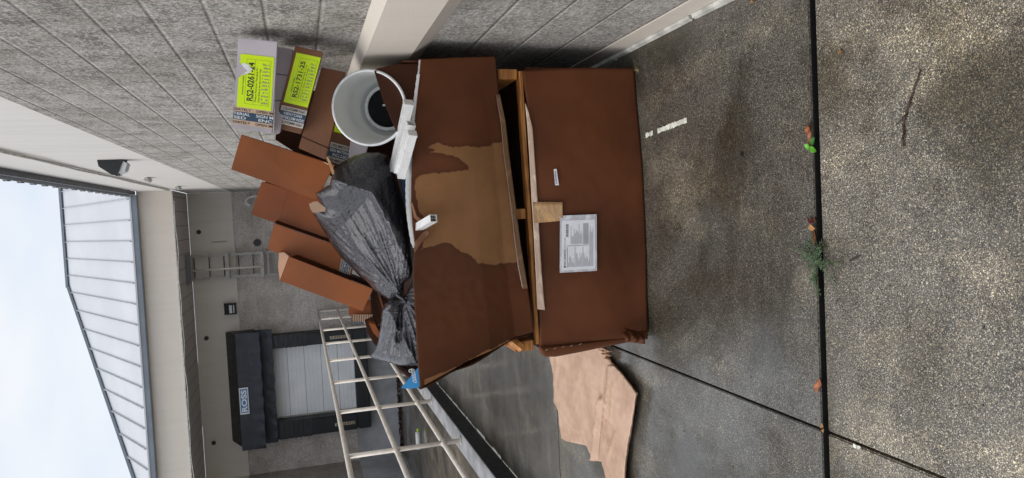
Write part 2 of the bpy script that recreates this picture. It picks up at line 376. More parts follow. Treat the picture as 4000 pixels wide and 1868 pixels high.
s2 = farv.build('walkway', M['slab_far'], bevel=.003); tag(s2, kind='structure')
jb = MB().box(-2.075, .72, -4.2, 17.36, -.20, -.15); o = jb.build('walkway_joint', M['gap']); tag(o, kind='structure')
jf = MB().box(-2.075, .72, 1.7955, 1.7985, -.149, -.002).build('joint_edge', M['gap']); tag(jf, kind='structure')
# retaining block below the walkway, the curb and the pit
o = MB().box(-2.5, .72, -4.2, 17.36, -.9, -.201).build('walkway_base', M['found']); tag(o, kind='structure')
o = MB().box(-2.29, -2.085, -4.2, 17.34, -.139, .15).build('curb', M['curbc'], bevel=.008); tag(o, kind='structure')
o = MB().box(-2.0845, -2.0815, -4.2, 17.34, .002, .148).build('curb_face', M['curbk']); tag(o, kind='structure')
sl = MB(); y = 1.0
rs = random.Random(3)
while y < 16:
    L = rs.uniform(.08, .35); w0 = rs.uniform(.012, .034)
    sl.add([(-2.082, y, .0025), (-2.082+w0, y+.01, .0035), (-2.082+w0*rs.uniform(.5, 1.2), y+L, .0035), (-2.082, y+L+.01, .0025)], [(0, 1, 2, 3)]); y += L+rs.uniform(.0, .05)
o = sl.build('curb_sealant', M['seal']); tag(o, kind='structure')
o = MB().box(-14, -2.291, -20, 17.33, -.88, -.60).build('pit_floor', M['pit']); tag(o, kind='structure')

# ================================================================== BUILDING
bld = thing('warehouse_building', 'pale rough block warehouse wing with loading dock and standing seam metal roof', 'building')
XW = .72
box('rough_wall', XW, XW+.25, -5, 17.34, 1.215, 2.955, M['rough'], bld)
box('lower_rough_wall', XW, XW+.25, -5, 17.34, .115, .925, M['rough_low'], bld)
# projecting painted band: flat front with a sloped underside
MB().prism([(XW+.02, -5, 1.235), (XW-.055, -5, 1.20), (XW-.055, -5, 1.012), (XW+.0, -5, .925), (XW+.02, -5, .925)], (0, 22.34, 0)).build('band_course', M['band'], bld)
box('base_course', XW-.006, XW+.25, -5, 17.34, -.05, .115, M['band'], bld)
box('smooth_upper_wall', XW+.004, XW+.25, -5, 17.34, 2.956, 3.878, M['smooth'], bld)
box('parapet_fascia', XW-.004, XW+.25, -5, 15.3, 3.882, 4.50, M['smooth'], bld)
cb = MB(); rs = random.Random(5); y = .6
while y < 17:
    L = rs.uniform(.25, .9); tilt = rs.uniform(-.004, .006)
    cb.hexa([(XW-.030+tilt, y, .002), (XW-.008, y, .002), (XW-.008, y+L, .002), (XW-.026, y+L, .002), (XW-.022+tilt, y, .018), (XW-.008, y, .022), (XW-.008, y+L, .02), (XW-.022, y+L, .016)]); y += L+rs.uniform(.004, .02)
cb.build('loose_base_sealant', M['flash'], bld)
# gutter along the near eave with ribs of the roof sheets ending over it
box('side_gutter', XW-.075, XW-.006, -5, 15.24, 4.502, 4.60, M['gutter_dk'], bld, .006)
y = 3.0
while y < 15.2: rb = MB(); rb.prism([(XW-.12, y-.05, 4.602), (XW-.12, y+.05, 4.602), (XW-.12, y, 4.66)], (.5, 0, .27)); rb.build('roof_rib', M['gutter_dk'], bld); y += .42
MB().hexa([(XW-.11, -5, 4.601), (XW+4, -5, 6.78), (XW+4, 15.2, 6.78), (XW-.11, 15.2, 4.601), (XW-.11, -5, 4.612), (XW+4, -5, 6.79), (XW+4, 15.2, 6.79), (XW-.11, 15.2, 4.612)]).build('side_roof', M['roofm'], bld)
pp = MB(); pts = [(XW-.02, y, 3.872+.012*math.sin(y*2.2)+.006*math.sin(y*7)) for y in [q*.35 for q in range(-8, 44)]]
pp.tube(pts, .012, 8); pp.build('edge_cable', M['flash'], bld)
# rear wall (the dock wall), foundation, return wall at the left
YF = 17.34
box('rear_rough_wall', -2.9, XW, YF, YF+.3, .45, 2.945, M['far_block'], bld)
box('rear_rough_wall', -5.84, -4.60, YF, YF+.3, .45, 2.945, M['far_block'], bld)
box('rear_rough_wall', -4.60, -2.9, YF, YF+.3, 2.34, 2.945, M['far_block'], bld)
box('rear_smooth_wall', -5.84, XW+.003, YF-.008, YF+.3, 2.948, 3.878, M['far_smooth'], bld)
box('foundation_wall', -5.84, -2.3, YF-.006, YF+.3, -.6, .448, M['found'], bld)
box('foundation_wall', -2.3, XW-.01, YF-.006, YF+.3, -.05, .448, M['far_block'], bld)
box('return_wall', -6.1, -5.842, 13.0, YF+.3, .46, 2.945, M['ret_block'], bld)
box('return_smooth_wall', -6.1, -5.838, 13.0, YF+.3, 2.948, 3.878, M['far_smooth'], bld)
box('return_foundation', -6.1, -5.80, -6, YF-.01, -.6, .455, M['found'], bld)
# deep soffit, fascia, gutter across the front
sf = NT('soffit_panels'); x_, y_, z_ = sf.xyz(); q = sf.math('FRACT', sf.math('DIVIDE', x_, .30)); ln = sf.ramp(sf.math('ABSOLUTE', sf.math('SUBTRACT', q, .5)), .465, .5)
sf.set(Base_Color=sf.mix(ln, sf.mix(sf.noise(3, 5), (.50, .46, .44), (.58, .54, .52)), (.10, .09, .09)), Roughness=.7); sf.bump(sf.math('MULTIPLY', ln, -1), .6, .01)
box('soffit', -9, XW-.006, 15.42, YF-.01, 3.882, 3.95, sf.m, bld)
box('front_fascia', -9, XW-.006, 15.3, 15.42, 3.87, 4.50, M['fascia'], bld)
box('front_gutter', -9, XW-.08, 15.16, 15.298, 4.47, 4.585, M['gutter'], bld, .008)
box('drip_edge', -9, XW-.01, 15.285, 15.299, 3.855, 3.875, M['flash'], bld)
cab = MB(); cab.tube([(-9+i*.25, 15.27, 3.845-.02*abs(math.sin(i*.5))-.01*math.sin(i*1.7)) for i in range(39)], .007, 6); cab.build('hanging_cable', M['flash'], bld)
t28 = math.tan(math.radians(28)); Yr = 19.55
def rz(Y): return 4.60+(Y-15.15)*t28
xh = lambda Y: -1.35-(Yr-Y)*1.03
rp = [(xh(15.15), 15.15, rz(15.15)), (6, 15.15, rz(15.15)), (6, Yr, rz(Yr)), (-1.35, Yr, rz(Yr))]
MB().prism(rp, (0, .0, -.03)).build('roof', M['roofm'], bld)
MB().prism([(xh(15.15), 15.15, rz(15.15)-.002), (-1.35, Yr, rz(Yr)-.002), (-1.35, Yr+4, rz(Yr)-.002), (xh(15.15), Yr+8, rz(15.15)-.002)], (0, 0, -.03)).build('roof', M['roofm'], bld)
rm = MB()
for i in range(-14, 16):
    x = -.25+i*.405
    y1 = Yr if x > -1.35 else Yr-(-1.35-x)/1.03
    if y1 < 15.3: continue
    rm = MB(); rm.bar((x, 15.15, rz(15.15)+.022), (x, y1-.03, rz(y1-.03)+.022), .014, .036); rm.build('roof_seam', M['rib'], bld)

hp = MB(); hp.bar((xh(15.15), 15.15, rz(15.15)+.03), (-1.35, Yr, rz(Yr)+.03), .16, .05); hp.bar((-1.35, Yr, rz(Yr)+.03), (6, Yr, rz(Yr)+.03), .16, .05)
hp.build('ridge_cap', M['gutter'], bld)
# roll door in the dock opening
door = box('dock_door', -4.60, -2.9, YF+.012, YF+.06, .44, 2.34, M['door'], bld)
dl = MB()
for i in range(1, 5): z = .44+i*.38; dl.box(-4.60, -2.9, YF+.006, YF+.011, z-.006, z+.006)
dl.build('panel_seam', M['doorline'], door)
dl = MB()
for i in range(0, 5):
    for k in (.1, .19, .28): z = .44+i*.38+k; dl.box(-4.60, -2.9, YF+.0065, YF+.0112, z-.002, z+.002)
dl.build('panel_groove', plain('door_groove', (.66, .68, .71), .5), door)
tr = box('door_track', -4.63, -4.57, YF-.02, YF+.004, .44, 2.34, M['steel'], bld)
# dots and little conduit on the smooth strip
for X, Z in ((-.156, 3.78), (-2.567, 3.77), (-4.973, 3.765)):
    mb = MB(); mb.tube([(X, YF-.03, Z-.1), (X, YF-.007, Z-.1)], .05, 14); mb.build('wall_vent', M['dark'], bld)
MB().tube([(-.468, YF-.03, 2.456), (-.468, YF+.01, 2.456)], .085, 18).build('round_vent', M['dark'], bld)
MB().tube([(-.40, YF-.02, 3.1), (-.40, YF-.02, 3.42)], .012, 8).build('conduit_stub', M['steel'], bld)

# ---------------------------------------------------------------- dock shelter
ds = thing('dock_shelter', 'black vinyl dock shelter framing the pale grey loading door', 'dock shelter', loc=(-3.75, YF, .15))
for x0, x1, xi in ((-2.9, -2.60, -2.9), (-5.00, -4.60, -4.60)):
    p = box('side_pad', x0, x1, YF-.36, YF-.002, .45, 2.56, M['rubber'], ds, .03)
    pl = MB()
    for i in range(9): z = 1.5+i*.105; pl.hexa([(x0-.004, YF-.372, z), (x1+.004, YF-.372, z-.02), (x1+.004, YF-.355, z-.02), (x0-.004, YF-.355, z), (x0-.004, YF-.364, z+.09), (x1+.004, YF-.364, z+.07), (x1+.004, YF-.355, z+.07), (x0-.004, YF-.355, z+.09)])
    pl.build('pleat', M['rubber'], p)
    xc = (x0+x1)/2-.02
    rf = MB(); rf.box(xc-.035, xc+.035, YF-.374, YF-.361, .52, .98); rr = rf.build('reflector_strip', plain('dirty_reflector', (.45, .40, .30), .4, .5, 30), p)
    rs = MB()
    for i in range(7): rs.box(xc-.027, xc+.027, YF-.378, YF-.3745, .545+i*.06, .585+i*.06)
    rs.build('strip_cell', plain('reflector_cell', (.20, .16, .10), .3, .4, 40), rr)
box('bumper', -5.0, -2.62, YF-.34, YF-.007, .14, .447, M['rubber'], ds, .02)
# hood: sloped side cheeks and a hanging head curtain
X0, X1 = -5.0, -2.46
hood = MB(); hood.hexa([(X0, YF-.72, 2.62), (X1, YF-.72, 2.62), (X1, YF-.004, 2.62), (X0, YF-.004, 2.62), (X0, YF-.68, 2.98), (X1, YF-.68, 2.98), (X1, YF-.004, 3.27), (X0, YF-.004, 3.27)])
hood.build('hood', M['rubber'], ds, bevel=.02)
hc = MB(); n = 60
for lay, (za, zb, yy) in enumerate(((2.50, 3.00, YF-.745), (2.25, 2.62, YF-.42))):
    V = []; 
    for i in range(n+1):
        x = X0-.03+(X1+.06-X0)*i/n
        for j, z in enumerate((za+.008*math.sin(i*.7), (za+zb)/2, zb)):
            V.append((x, yy-.008*math.sin(i*.9)*(j == 0)-(.012 if j == 0 else 0), z))
    hc.add(V, [(i*3+j, i*3+3+j, i*3+4+j, i*3+1+j) for i in range(n) for j in range(2)])
hco = hc.build('head_curtain', M['curtain'], ds); hco.modifiers.new('s', 'SOLIDIFY').thickness = .01

# ------------------------------------------------ writing
_txt = {}
def text_mesh(s, bold=0.0):
    k = (s, bold)
    if k in _txt: return _txt[k]
    cu = bpy.data.curves.new('t', 'FONT'); cu.body = s; cu.size = 1; cu.offset = bold; cu.resolution_u = 3
    ob = bpy.data.objects.new('t', cu); sc.collection.objects.link(ob)
    bpy.context.view_layer.update()
    me = bpy.data.meshes.new_from_object(ob.evaluated_get(bpy.context.evaluated_depsgraph_get()))
    V = [(v.co.x, v.co.y) for v in me.vertices]; Fc = [tuple(p.vertices) for p in me.polygons]
    bpy.data.objects.remove(ob); bpy.data.curves.remove(cu); bpy.data.meshes.remove(me)
    x0 = min(v[0] for v in V); x1 = max(v[0] for v in V); y0 = 0; y1 = .72
    V = [((v[0]-x0)/(x1-x0), (v[1]-y0)/(y1-y0)) for v in V]
    _txt[k] = (V, Fc); return _txt[k]
class Face:
    """a flat-ish face given by its four corners (TL, TR, BR, BL), s to the right, t up, both 0..1"""
    def __init__(s, TL, TR, BR, BL):
        s.c = [Vector(q) for q in (TL, TR, BR, BL)]; s.n = (s.c[1]-s.c[0]).cross(s.c[3]-s.c[0]).normalized()
        if s.n.dot(CAM-s.c[0]) < 0: s.n = -s.n
    def at(s, u, v, d=0): a, b, c, e = s.c; return (e*(1-u)+c*u)*(1-v)+(a*(1-u)+b*u)*v+s.n*d
    def sub(s, u0, u1, v0, v1, d=0): return Face(s.at(u0, v1, d), s.at(u1, v1, d), s.at(u1, v0, d), s.at(u0, v0, d))
    def slab(s, mb, d=.0006, grid=None):
        n = 6
        P = [[s.at(i/n, j/n, d) for i in range(n+1)] for j in range(n+1)]
        k = len(mb.v)
        mb.add([q for r in P for q in r]+[s.at(0, 0), s.at(1, 0), s.at(1, 1), s.at(0, 1)], [(j*(n+1)+i, j*(n+1)+i+1, (j+1)*(n+1)+i+1, (j+1)*(n+1)+i) for i in range(n) for j in range(n)])
        return mb
    def text(s, mb, st, u0, u1, v0, v1, d=.0014, rot=0, bold=0):
        V, Fc = text_mesh(st, bold); out = []
        for x, y in V:
            if rot == 180: x, y = 1-x, 1-y
            if rot == 90: x, y = 1-y, x
            if rot == -90: x, y = y, 1-x
            out.append(s.at(u0+(u1-u0)*x, v0+(v1-v0)*y, d))
        mb.add(out, Fc); return mb
# the shelter's sign
f = Face((-4.21, YF-.775, 2.99), (-3.62, YF-.775, 2.99), (-3.62, YF-.775, 2.80), (-4.21, YF-.775, 2.80))
def board(name, f, mat, parent, th=.004):
    mb = MB(); B = [f.at(0, 0), f.at(1, 0), f.at(1, 1), f.at(0, 1)]; mb.hexa([q-f.n*.0 for q in B]+[q+f.n*th for q in B]); return mb.build(name, mat, parent)
sg = board('sign', f, M['white_ink'], ds)
board('sign_panel', f.sub(.05, .95, .1, .9, .0045), M['signblue'], sg, .002)
mb = MB(); f.text(mb, 'ROSS', .09, .91, .22, .80, .0085, bold=.035); mb.build('lettering', M['white_ink'], sg)

# ---------------------------------------------------------------- railing along the curb
rl = thing('metal_railing', 'cream painted three bar pipe railing standing on the curb of the loading pit', 'railing', loc=(-2.17, 6.5, .15))
yy = [2.0, 3.53, 5.04, 6.56, 8.11, 9.62, 11.15, 12.72, 14.30, 15.9, 17.25]
for nm, z in (('top_rail', 1.21), ('middle_rail', .765), ('lower_rail', .32)):
    mb = MB(); mb.tube([(-2.17, y, z) for y in (1.9, 5, 9, 13, 17.33)], .024, 14); mb.build(nm, M['rail'], rl, smooth=True)
for y in yy:
    mb = MB(); mb.tube([(-2.17, y, .151), (-2.17, y, 1.21)], .022, 12); p = mb.build('post', M['rail'], rl, smooth=True)
    for z in (.765, .32): c = MB(); c.tube([(-2.17, y-.035, z), (-2.17, y+.035, z)], .030, 14); c.build('collar', M['rail'], p, smooth=True)
    c = MB(); c.tube([(-2.17, y, .151), (-2.17, y, .158)], .045, 14); c.build('foot_plate', M['steel'], p)

# ---------------------------------------------------------------- wall lamps
def wall_pack(lab, Y, Z, s=1.0):
    t = thing('wall_lamp', lab, 'lamp', loc=(XW, Y, Z))
    def P(d, z): return (XW-d*s, Y-.11*s, Z+z*s)
    MB().prism([P(.0, .14), P(.07, .13), P(.17, .0), P(.17, -.05), P(.0, -.12)], (0, .22*s, 0)).build('housing', M['dark'], t, bevel=.012*s)
    MB().prism([(XW-.165*s, Y-.09*s, Z-.058*s), (XW-.02*s, Y-.09*s, Z-.125*s), (XW-.05*s, Y-.09*s, Z-.16*s), (XW-.14*s, Y-.09*s, Z-.13*s)], (0, .18*s, 0)).build('lens', M['lens'], t, bevel=.006)
    return t
wall_pack('black angular wall lamp mounted high on the smooth right wall strip', 8.35, 3.33, .85)
for Y, lab in ((11.4, 'small pale fixture on the right wall strip just beyond the black lamp'), (14.1, 'small pale fixture farthest along the right wall strip near the corner')):
    t = thing('wall_fixture', lab, 'fixture', 'small fixtures on the right wall strip', loc=(XW, Y, 3.56))
    MB().box(XW-.05, XW+.003, Y-.13, Y+.13, 3.53, 3.60).build('housing', M['flash'], t, bevel=.012)
    MB().box(XW-.065, XW-.051, Y-.10, Y+.10, 3.54, 3.575).build('lens', M['lens'], t, bevel=.004)
t = thing('wall_lamp', 'small square black floodlight on the far wall above the rough blocks', 'lamp', loc=(-1.94, YF, 3.12))
MB().prism([(-2.06, YF-.009, 3.26), (-2.06, YF-.10, 3.24), (-2.06, YF-.16, 3.05), (-2.06, YF-.14, 2.99), (-2.06, YF-.009, 3.0)], (.25, 0, 0)).build('housing', M['dark'], t, bevel=.01)
MB().hexa([(-2.03, YF-.158, 3.03), (-1.85, YF-.158, 3.03), (-1.85, YF-.12, 3.03), (-2.03, YF-.12, 3.03), (-2.03, YF-.142, 3.14), (-1.85, YF-.142, 3.14), (-1.85, YF-.12, 3.14), (-2.03, YF-.12, 3.14)]).build('lens', M['lens'], t)

# ---------------------------------------------------------------- roof access ladder
ld = thing('roof_ladder', 'grey metal roof access ladder with mesh guard on the far wall', 'ladder', loc=(-.95, YF, 1.5))
for X in (-.70, -1.20):
    MB().bar((X, YF-.16, .6), (X, YF-.16, 3.88), .05, .03, (0, 1, 0)).build('stile', M['steel'], ld)
z = .7
while z < 3.86: mb = MB(); mb.tube([(-.70, YF-.16, z), (-1.20, YF-.16, z)], .011, 8); mb.build('rung', M['dark'], ld); z += .31
MB().tube([(-1.0, YF-.34, 2.36), (-1.0, YF-.34, 3.86)], .024, 10).build('guard_pipe', M['rail'], ld, smooth=True)
for Z in (2.36, 3.10, 3.86):
    MB().bar((-.66, YF-.25, Z), (-1.24, YF-.25, Z), .18, .07, (0, 0, 1)).build('bracket', M['steel'], ld)
mb = MB(); mb.box(-1.23, -.67, YF-.20, YF-.185, 1.35, 1.38); mb.box(-1.23, -.67, YF-.20, YF-.185, 2.22, 2.26); mb.box(-1.23, -1.20, YF-.20, YF-.185, 1.381, 2.219); mb.box(-.70, -.67, YF-.20, YF-.185, 1.381, 2.219)
gp = mb.build('guard_frame', M['steel'], ld)
mb = MB()
for i in range(-14, 30):
    for sgn in (1, -1):
        a = Vector((-1.20, YF-.1925, 1.38+i*.06)); b = a+Vector((.50, 0, sgn*.5)); 
        ts = [0, 1]
        za, zb = a.z, b.z
        t0 = 0 if 1.38 <= za <= 2.22 else ((1.38-za)/(zb-za) if (za < 1.38) == (sgn > 0) and za < 1.38 else ((2.22-za)/(zb-za) if za > 2.22 and sgn < 0 else None))
        if t0 is None or t0 > 1 or t0 < 0: continue
        lim = 2.22 if sgn > 0 else 1.38; t1 = min(1, (lim-za)/(zb-za))
        if t1 <= t0: continue
        mb.bar(a.lerp(b, t0), a.lerp(b, t1), .006, .006, (0, 1, 0))
mb.build('mesh_guard', M['steel'], ld)
box('hatch', -1.28, -.62, 16.45, 16.95, 3.85, 3.879, M['gutter'], ld, .01)
gn = MB(); gn.tube([(.60, YF-.10, 2.30), (.60, YF-.10, 2.45), (.585, YF-.12, 2.55), (.54, YF-.14, 2.62), (.47, YF-.15, 2.64), (.41, YF-.15, 2.60), (.40, YF-.15, 2.54)], .028, 10)
g = gn.build('gooseneck_pipe', M['white'], smooth=True); tag(g, 'white gooseneck vent pipe in the far right corner beside the cartons', 'pipe')

# ---------------------------------------------------------------- litter along the pit edge, a crushed bottle
lt = MB(); rs = random.Random(11)
for i in range(900):
    x = rs.uniform(-5.8, -2.35); y = YF-.01-abs(rs.gauss(0, .10)); s = rs.uniform(.01, .05); z = -.598+rs.uniform(0, .06)
    a = rs.uniform(0, 6.28); d = Vector((math.cos(a)*s, math.sin(a)*s*.6, rs.uniform(-.3, .3)*s)); e = Vector((-d.y*.5, d.x*.5, rs.uniform(0, .5)*s)); c = Vector((x, min(y, YF-.05), z))
    lt.add([c-d-e, c+d-e*.4, c+d*.8+e, c-d*.5+e], [(0, 1, 2, 3)])
o = lt.build('leaf_litter', M['litter']); tag(o, 'strip of dark leaf litter along the foot of the dock wall', 'litter', kind='stuff')
bt = thing('plastic_bottle', 'crumpled clear plastic bottle lying on the pit floor by the dock', 'bottle', loc=(-4.55, 14.2, -.6))
t = NT('clear_bottle'); t.set(Base_Color=(.7, .72, .68), Roughness=.12, Specular_IOR_Level=.8); t.bump(t.noise(30, 4), .8, .01)
MB().tube([(-4.75, 14.2, -.545), (-4.70, 14.2, -.545), (-4.55, 14.2, -.54), (-4.40, 14.22, -.545)], .05, 14).build('bottle_body', t.m, bt, smooth=True)
MB().tube([(-4.40, 14.22, -.545), (-4.34, 14.225, -.548)], .02, 12).build('bottle_cap', M['neongreen'], bt)

# ================================================================== CONTAINERS
def lerp_poly(P, n):
    P = [Vector(p) for p in P]; L = [0]
    for a, b in zip(P, P[1:]): L.append(L[-1]+(b-a).length)
    out = []; k = 0
    for i in range(n):
        s = L[-1]*i/(n-1)
        while k < len(P)-2 and L[k+1] < s: k += 1
        u = (s-L[k])/max(1e-9, L[k+1]-L[k]); out.append(P[k].lerp(P[k+1], min(1, u)))
    return out
def inpoly(x, z, poly):
    c = False; n = len(poly)
    for i in range(n):
        x1, z1 = poly[i]; x2, z2 = poly[(i+1) % n]
        if (z1 > z) != (z2 > z) and x < (x2-x1)*(z-z1)/(z2-z1)+x1: c = not c
    return c
def dist(x, z, poly):
    best = 9; n = len(poly)
    for i in range(n):
        x1, z1 = poly[i]; x2, z2 = poly[(i+1) % n]; dx, dz = x2-x1, z2-z1; L = dx*dx+dz*dz
        u = max(0, min(1, ((x-x1)*dx+(z-z1)*dz)/L)) if L else 0
        best = min(best, math.hypot(x-x1-u*dx, z-z1-u*dz))
    return best
def coons(top, bot, lef, rig, nx, nz):
    T, B = lerp_poly(top, nx), lerp_poly(bot, nx); L, Rr = lerp_poly(lef, nz), lerp_poly(rig, nz)   # lef/rig run bottom->top
    G = []
    for j in range(nz):
        v = j/(nz-1); row = []
        for i in range(nx):
            u = i/(nx-1)
            p = B[i]*(1-v)+T[i]*v+L[j]*(1-u)+Rr[j]*u-(B[0]*(1-u)*(1-v)+B[-1]*u*(1-v)+T[0]*(1-u)*v+T[-1]*u*v)
            row.append(p)
        G.append(row)
    return G
def sheet(name, G, mat, parent=None, th=.006, disp=None, attrf=None, smooth=True):
    nz, nx = len(G), len(G[0]); o0 = off(parent)
    V = []
    for j in range(nz):
        for i in range(nx):
            p = G[j][i].copy()
            if disp: p = p+disp(p, i/(nx-1), j/(nz-1))
            V.append(p)
    FR = [(j*nx+i, j*nx+i+1, (j+1)*nx+i+1, (j+1)*nx+i) for j in range(nz-1) for i in range(nx-1)]
    me = bpy.data.meshes.new(name); me.from_pydata([tuple(p-o0) for p in V], [], FR)
    if attrf:
        at = me.attributes.new('drysd', 'FLOAT', 'POINT')
        for i, p in enumerate(V): at.data[i].value = attrf(p)
    me.materials.append(mat)
    for p in me.polygons: p.use_smooth = smooth
    ob = bpy.data.objects.new(name, me); link(ob, parent)
    md = ob.modifiers.new('thickness', 'SOLIDIFY'); md.thickness = th; md.offset = 0; md.use_even_offset = False
    return ob
def wob(p, amp, sc_, seed=0): return noise.noise(Vector((p.x*sc_+seed, p.y*sc_, p.z*sc_)))*amp

# ---- lower sealed carton on the ground
low = thing('large_shipping_carton', 'large sealed rain soaked brown carton on the ground under the pallet with a shipping pouch', 'carton', loc=(0, 3.45, 0))
YL = 2.95
L_top = [aY(2106, 1368, YL), aY(2108, 1260, YL), aY(2104, 1211, YL), aY(2098, 1000, YL), aY(2088, 780, YL), aY(2074, 560, YL), aY(2063, 430, YL), aY(2047, 330, YL), aY(2042, 275, YL)]
L_bot = [aY(2494, 1318, YL), aY(2526, 1300, YL-.03), aY(2526, 1000, YL-.04), aY(2521, 620, YL-.03), aY(2506, 430, YL-.01), aY(2486, 268, YL)]
for v in L_bot: v.z = max(.004, v.z)
L_lef = [L_bot[0], aY(2380, 1336, YL), aY(2250, 1352, YL), L_top[0]]
L_rig = [L_bot[-1], aY(2300, 266, YL), aY(2150, 268, YL), L_top[-1]]
GL = coons(L_top, L_bot, L_lef, L_rig, 90, 50)
def dl_(p, u, v): return Vector((0, wob(p, .012, 3)+wob(p, .0015, 14, 5)-.02*math.sin(math.pi*u)*math.sin(math.pi*v)-.006*math.exp(-((v-.0)/.1)**2), 0))
sheet('front_panel', GL, M['card_low'], low, .007, dl_)
def LY(px, py, d=0):          # a point on the bulged front of the lower carton
    p = aY(px, py, YL); u = (p.x+.63)/1.25; v = p.z/.53
    q = p+dl_(p, max(0, min(1, u)), max(0, min(1, v))); yb = YL-.04*max(0, 1-v)*(1 if .1 < u < .9 else .5)
    return aY(px, py, min(q.y, YL-.006)+(yb-YL)-.006-d)
dep = 1.02
xl, xr = -.615, .615
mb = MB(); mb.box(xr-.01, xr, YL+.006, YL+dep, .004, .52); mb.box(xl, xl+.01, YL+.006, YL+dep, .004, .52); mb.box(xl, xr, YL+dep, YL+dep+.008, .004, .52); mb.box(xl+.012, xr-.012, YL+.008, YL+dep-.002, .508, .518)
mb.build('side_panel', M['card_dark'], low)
# stapled joint flap folding out at the left edge
fl = [aY(2106, 1368, YL-.004), aY(2112, 1378, YL-.012), aY(2125, 1392, YL+.0), aY(2170, 1392, YL+.02), aY(2260, 1375, YL+.02), aY(2370, 1352, YL+.02), aY(2480, 1330, YL+.0)]
fi = [aY(2108, 1352, YL-.014), aY(2118, 1354, YL-.014), aY(2128, 1356, YL-.014), aY(2180, 1352, YL-.014), aY(2260, 1344, YL-.014), aY(2370, 1330, YL-.014), aY(2480, 1312, YL-.012)]
a, b = lerp_poly(fl, 50), lerp_poly(fi, 50)
sheet('joint_flap', [[a[i].lerp(b[i], k/6)+Vector((0, -.010*math.sin(math.pi*k/6), 0)) for i in range(50)] for k in range(7)], M['card_low'], low, .005)
for px, py in ((2130, 1370), (2163, 1364), (2195, 1358), (2228, 1353), (2262, 1347)):
    p = aY(px, py, YL-.027); q = aY(px+9, py-5, YL-.027); MB().tube([p, q], .0012, 6).build('staple', M['staple'], low)
# torn corner curled outward
for k, (q0, q1, q2, q3, cu) in enumerate((((2438, 1284), (2492, 1296), (2500, 1338), (2440, 1330), .05), ((2486, 1298), (2524, 1292), (2520, 1322), (2488, 1328), .02), ((2428, 1302), (2462, 1288), (2470, 1322), (2434, 1334), .035))):
    A, B, C_, D_ = [aY(x, y, YL-.05-.008*k) for x, y in (q0, q1, q2, q3)]
    G = [[(A.lerp(B, i/9)).lerp(D_.lerp(C_, i/9), j/9)+Vector((0, -cu*math.sin(math.pi*j/9*.8)+.006*math.sin(i*1.3+k), .006*math.sin(i*2.1+j*.5+k)*(j > 7))) for i in range(10)] for j in range(10)]
    sheet('torn_flap', G, M['card_low'], low, .004)
# long tape across the top edge, short vertical tape, label pouch, sticker
def ribbon(name, A, B, mat, parent, n=40, th=.001, amp=.0015, seed=0):
    a, b = lerp_poly(A, n), lerp_poly(B, n)
    G = [[a[i].lerp(b[i], k/5)+Vector((0, -abs(wob(a[i], amp*2, 25, seed+k))-.0015, 0)) for i in range(n)] for k in range(6)]
    return sheet(name, G, mat, parent, th)
ribbon('packing_tape', [LY(x, y) for x, y in ((2050, 400), (2058, 480), (2066, 600), (2074, 760), (2083, 900), (2091, 1060), (2098, 1208))],
       [LY(x, y) for x, y in ((2060, 425), (2080, 500), (2088, 620), (2098, 760), (2105, 900), (2115, 1060), (2128, 1211))], M['tape_pale'], low)
tp = ribbon('packing_tape', [LY(x, y, .002) for x, y in ((2080, 790), (2140, 789), (2197, 790))], [LY(x, y, .002) for x, y in ((2084, 872), (2140, 868), (2198, 862))], M['tape'], low)
pf = Face(LY(2186, 1066, .002), LY(2187, 843, .002), LY(2330, 837, .002), LY(2331, 1058, .002))   # TL TR BR BL upright
po = board('shipping_pouch', pf, M['pouch'], low, .003)
ppf = pf.sub(.04, .91, .05, .95, .0032); pa = board('shipping_paper', ppf, M['paper'], po, .0008)
mi, mg = MB(), MB()
def rect(mb, f, u0, u1, v0, v1, d=.0013): mb.add([f.at(u0, v0, d), f.at(u1, v0, d), f.at(u1, v1, d), f.at(u0, v1, d)], [(0, 1, 2, 3)])
mb_ = MB(); ppf.text(mb_, 'KDC LOGISTICS', .10, .42, .885, .935, .0015, bold=.02)
mi.add(mb_.v, mb_.f); ppf.text(mi, 'STRAIGHT BILL OF LADING', .44, .66, .895, .925, .0015)
rect(mi, ppf, .055, .085, .88, .94)
rs = random.Random(4)
for i in range(34): u = .67+i*.0075; rect(mi, ppf, u, u+rs.choice((.002, .004, .005)), .80, .88)
for r in range(3):
    for k in range(7):
        v = .80-r*.235-k*.028; rect(mg, ppf, .06, .06+rs.uniform(.06, .30), v, v+.010)
for k in range(12): v = .72-k*.03; rect(mg, ppf, .52, .52+rs.uniform(.15, .40), v, v+.011)
for k in range(5): rect(mg, ppf, .06, .06+rs.uniform(.6, .88), .06+k*.025, .068+k*.025)
rect(mg, ppf, .05, .46, .83, .845); rect(mg, ppf, .05, .46, .60, .612); rect(mg, ppf, .05, .46, .36, .372); rect(mg, ppf, .485, .493, .2, .86)
mi.build('printing', M['ink'], pa); mg.build('fine_print', M['inkgrey'], pa)
board('grey_box', ppf.sub(.51, .93, .20, .36, .0012), plain('paper_grey', (.42, .42, .46), .5), pa, .0004)
sf_ = Face(LY(2163, 722, .001), LY(2168, 662, .001), LY(2180, 660, .001), LY(2183, 724, .001)); sf_ = Face(LY(2168, 724, .001), LY(2163, 661, .001), LY(2174, 660, .001), LY(2183, 724, .001))
st = board('barcode_sticker', sf_, M['paper'], low, .0006); mi = MB()
for i in range(30): u = .08+i*.027; rect(mi, sf_, u, u+rs.choice((.008, .014)), .35, .8, .001)
mi.build('barcode', M['ink'], st)

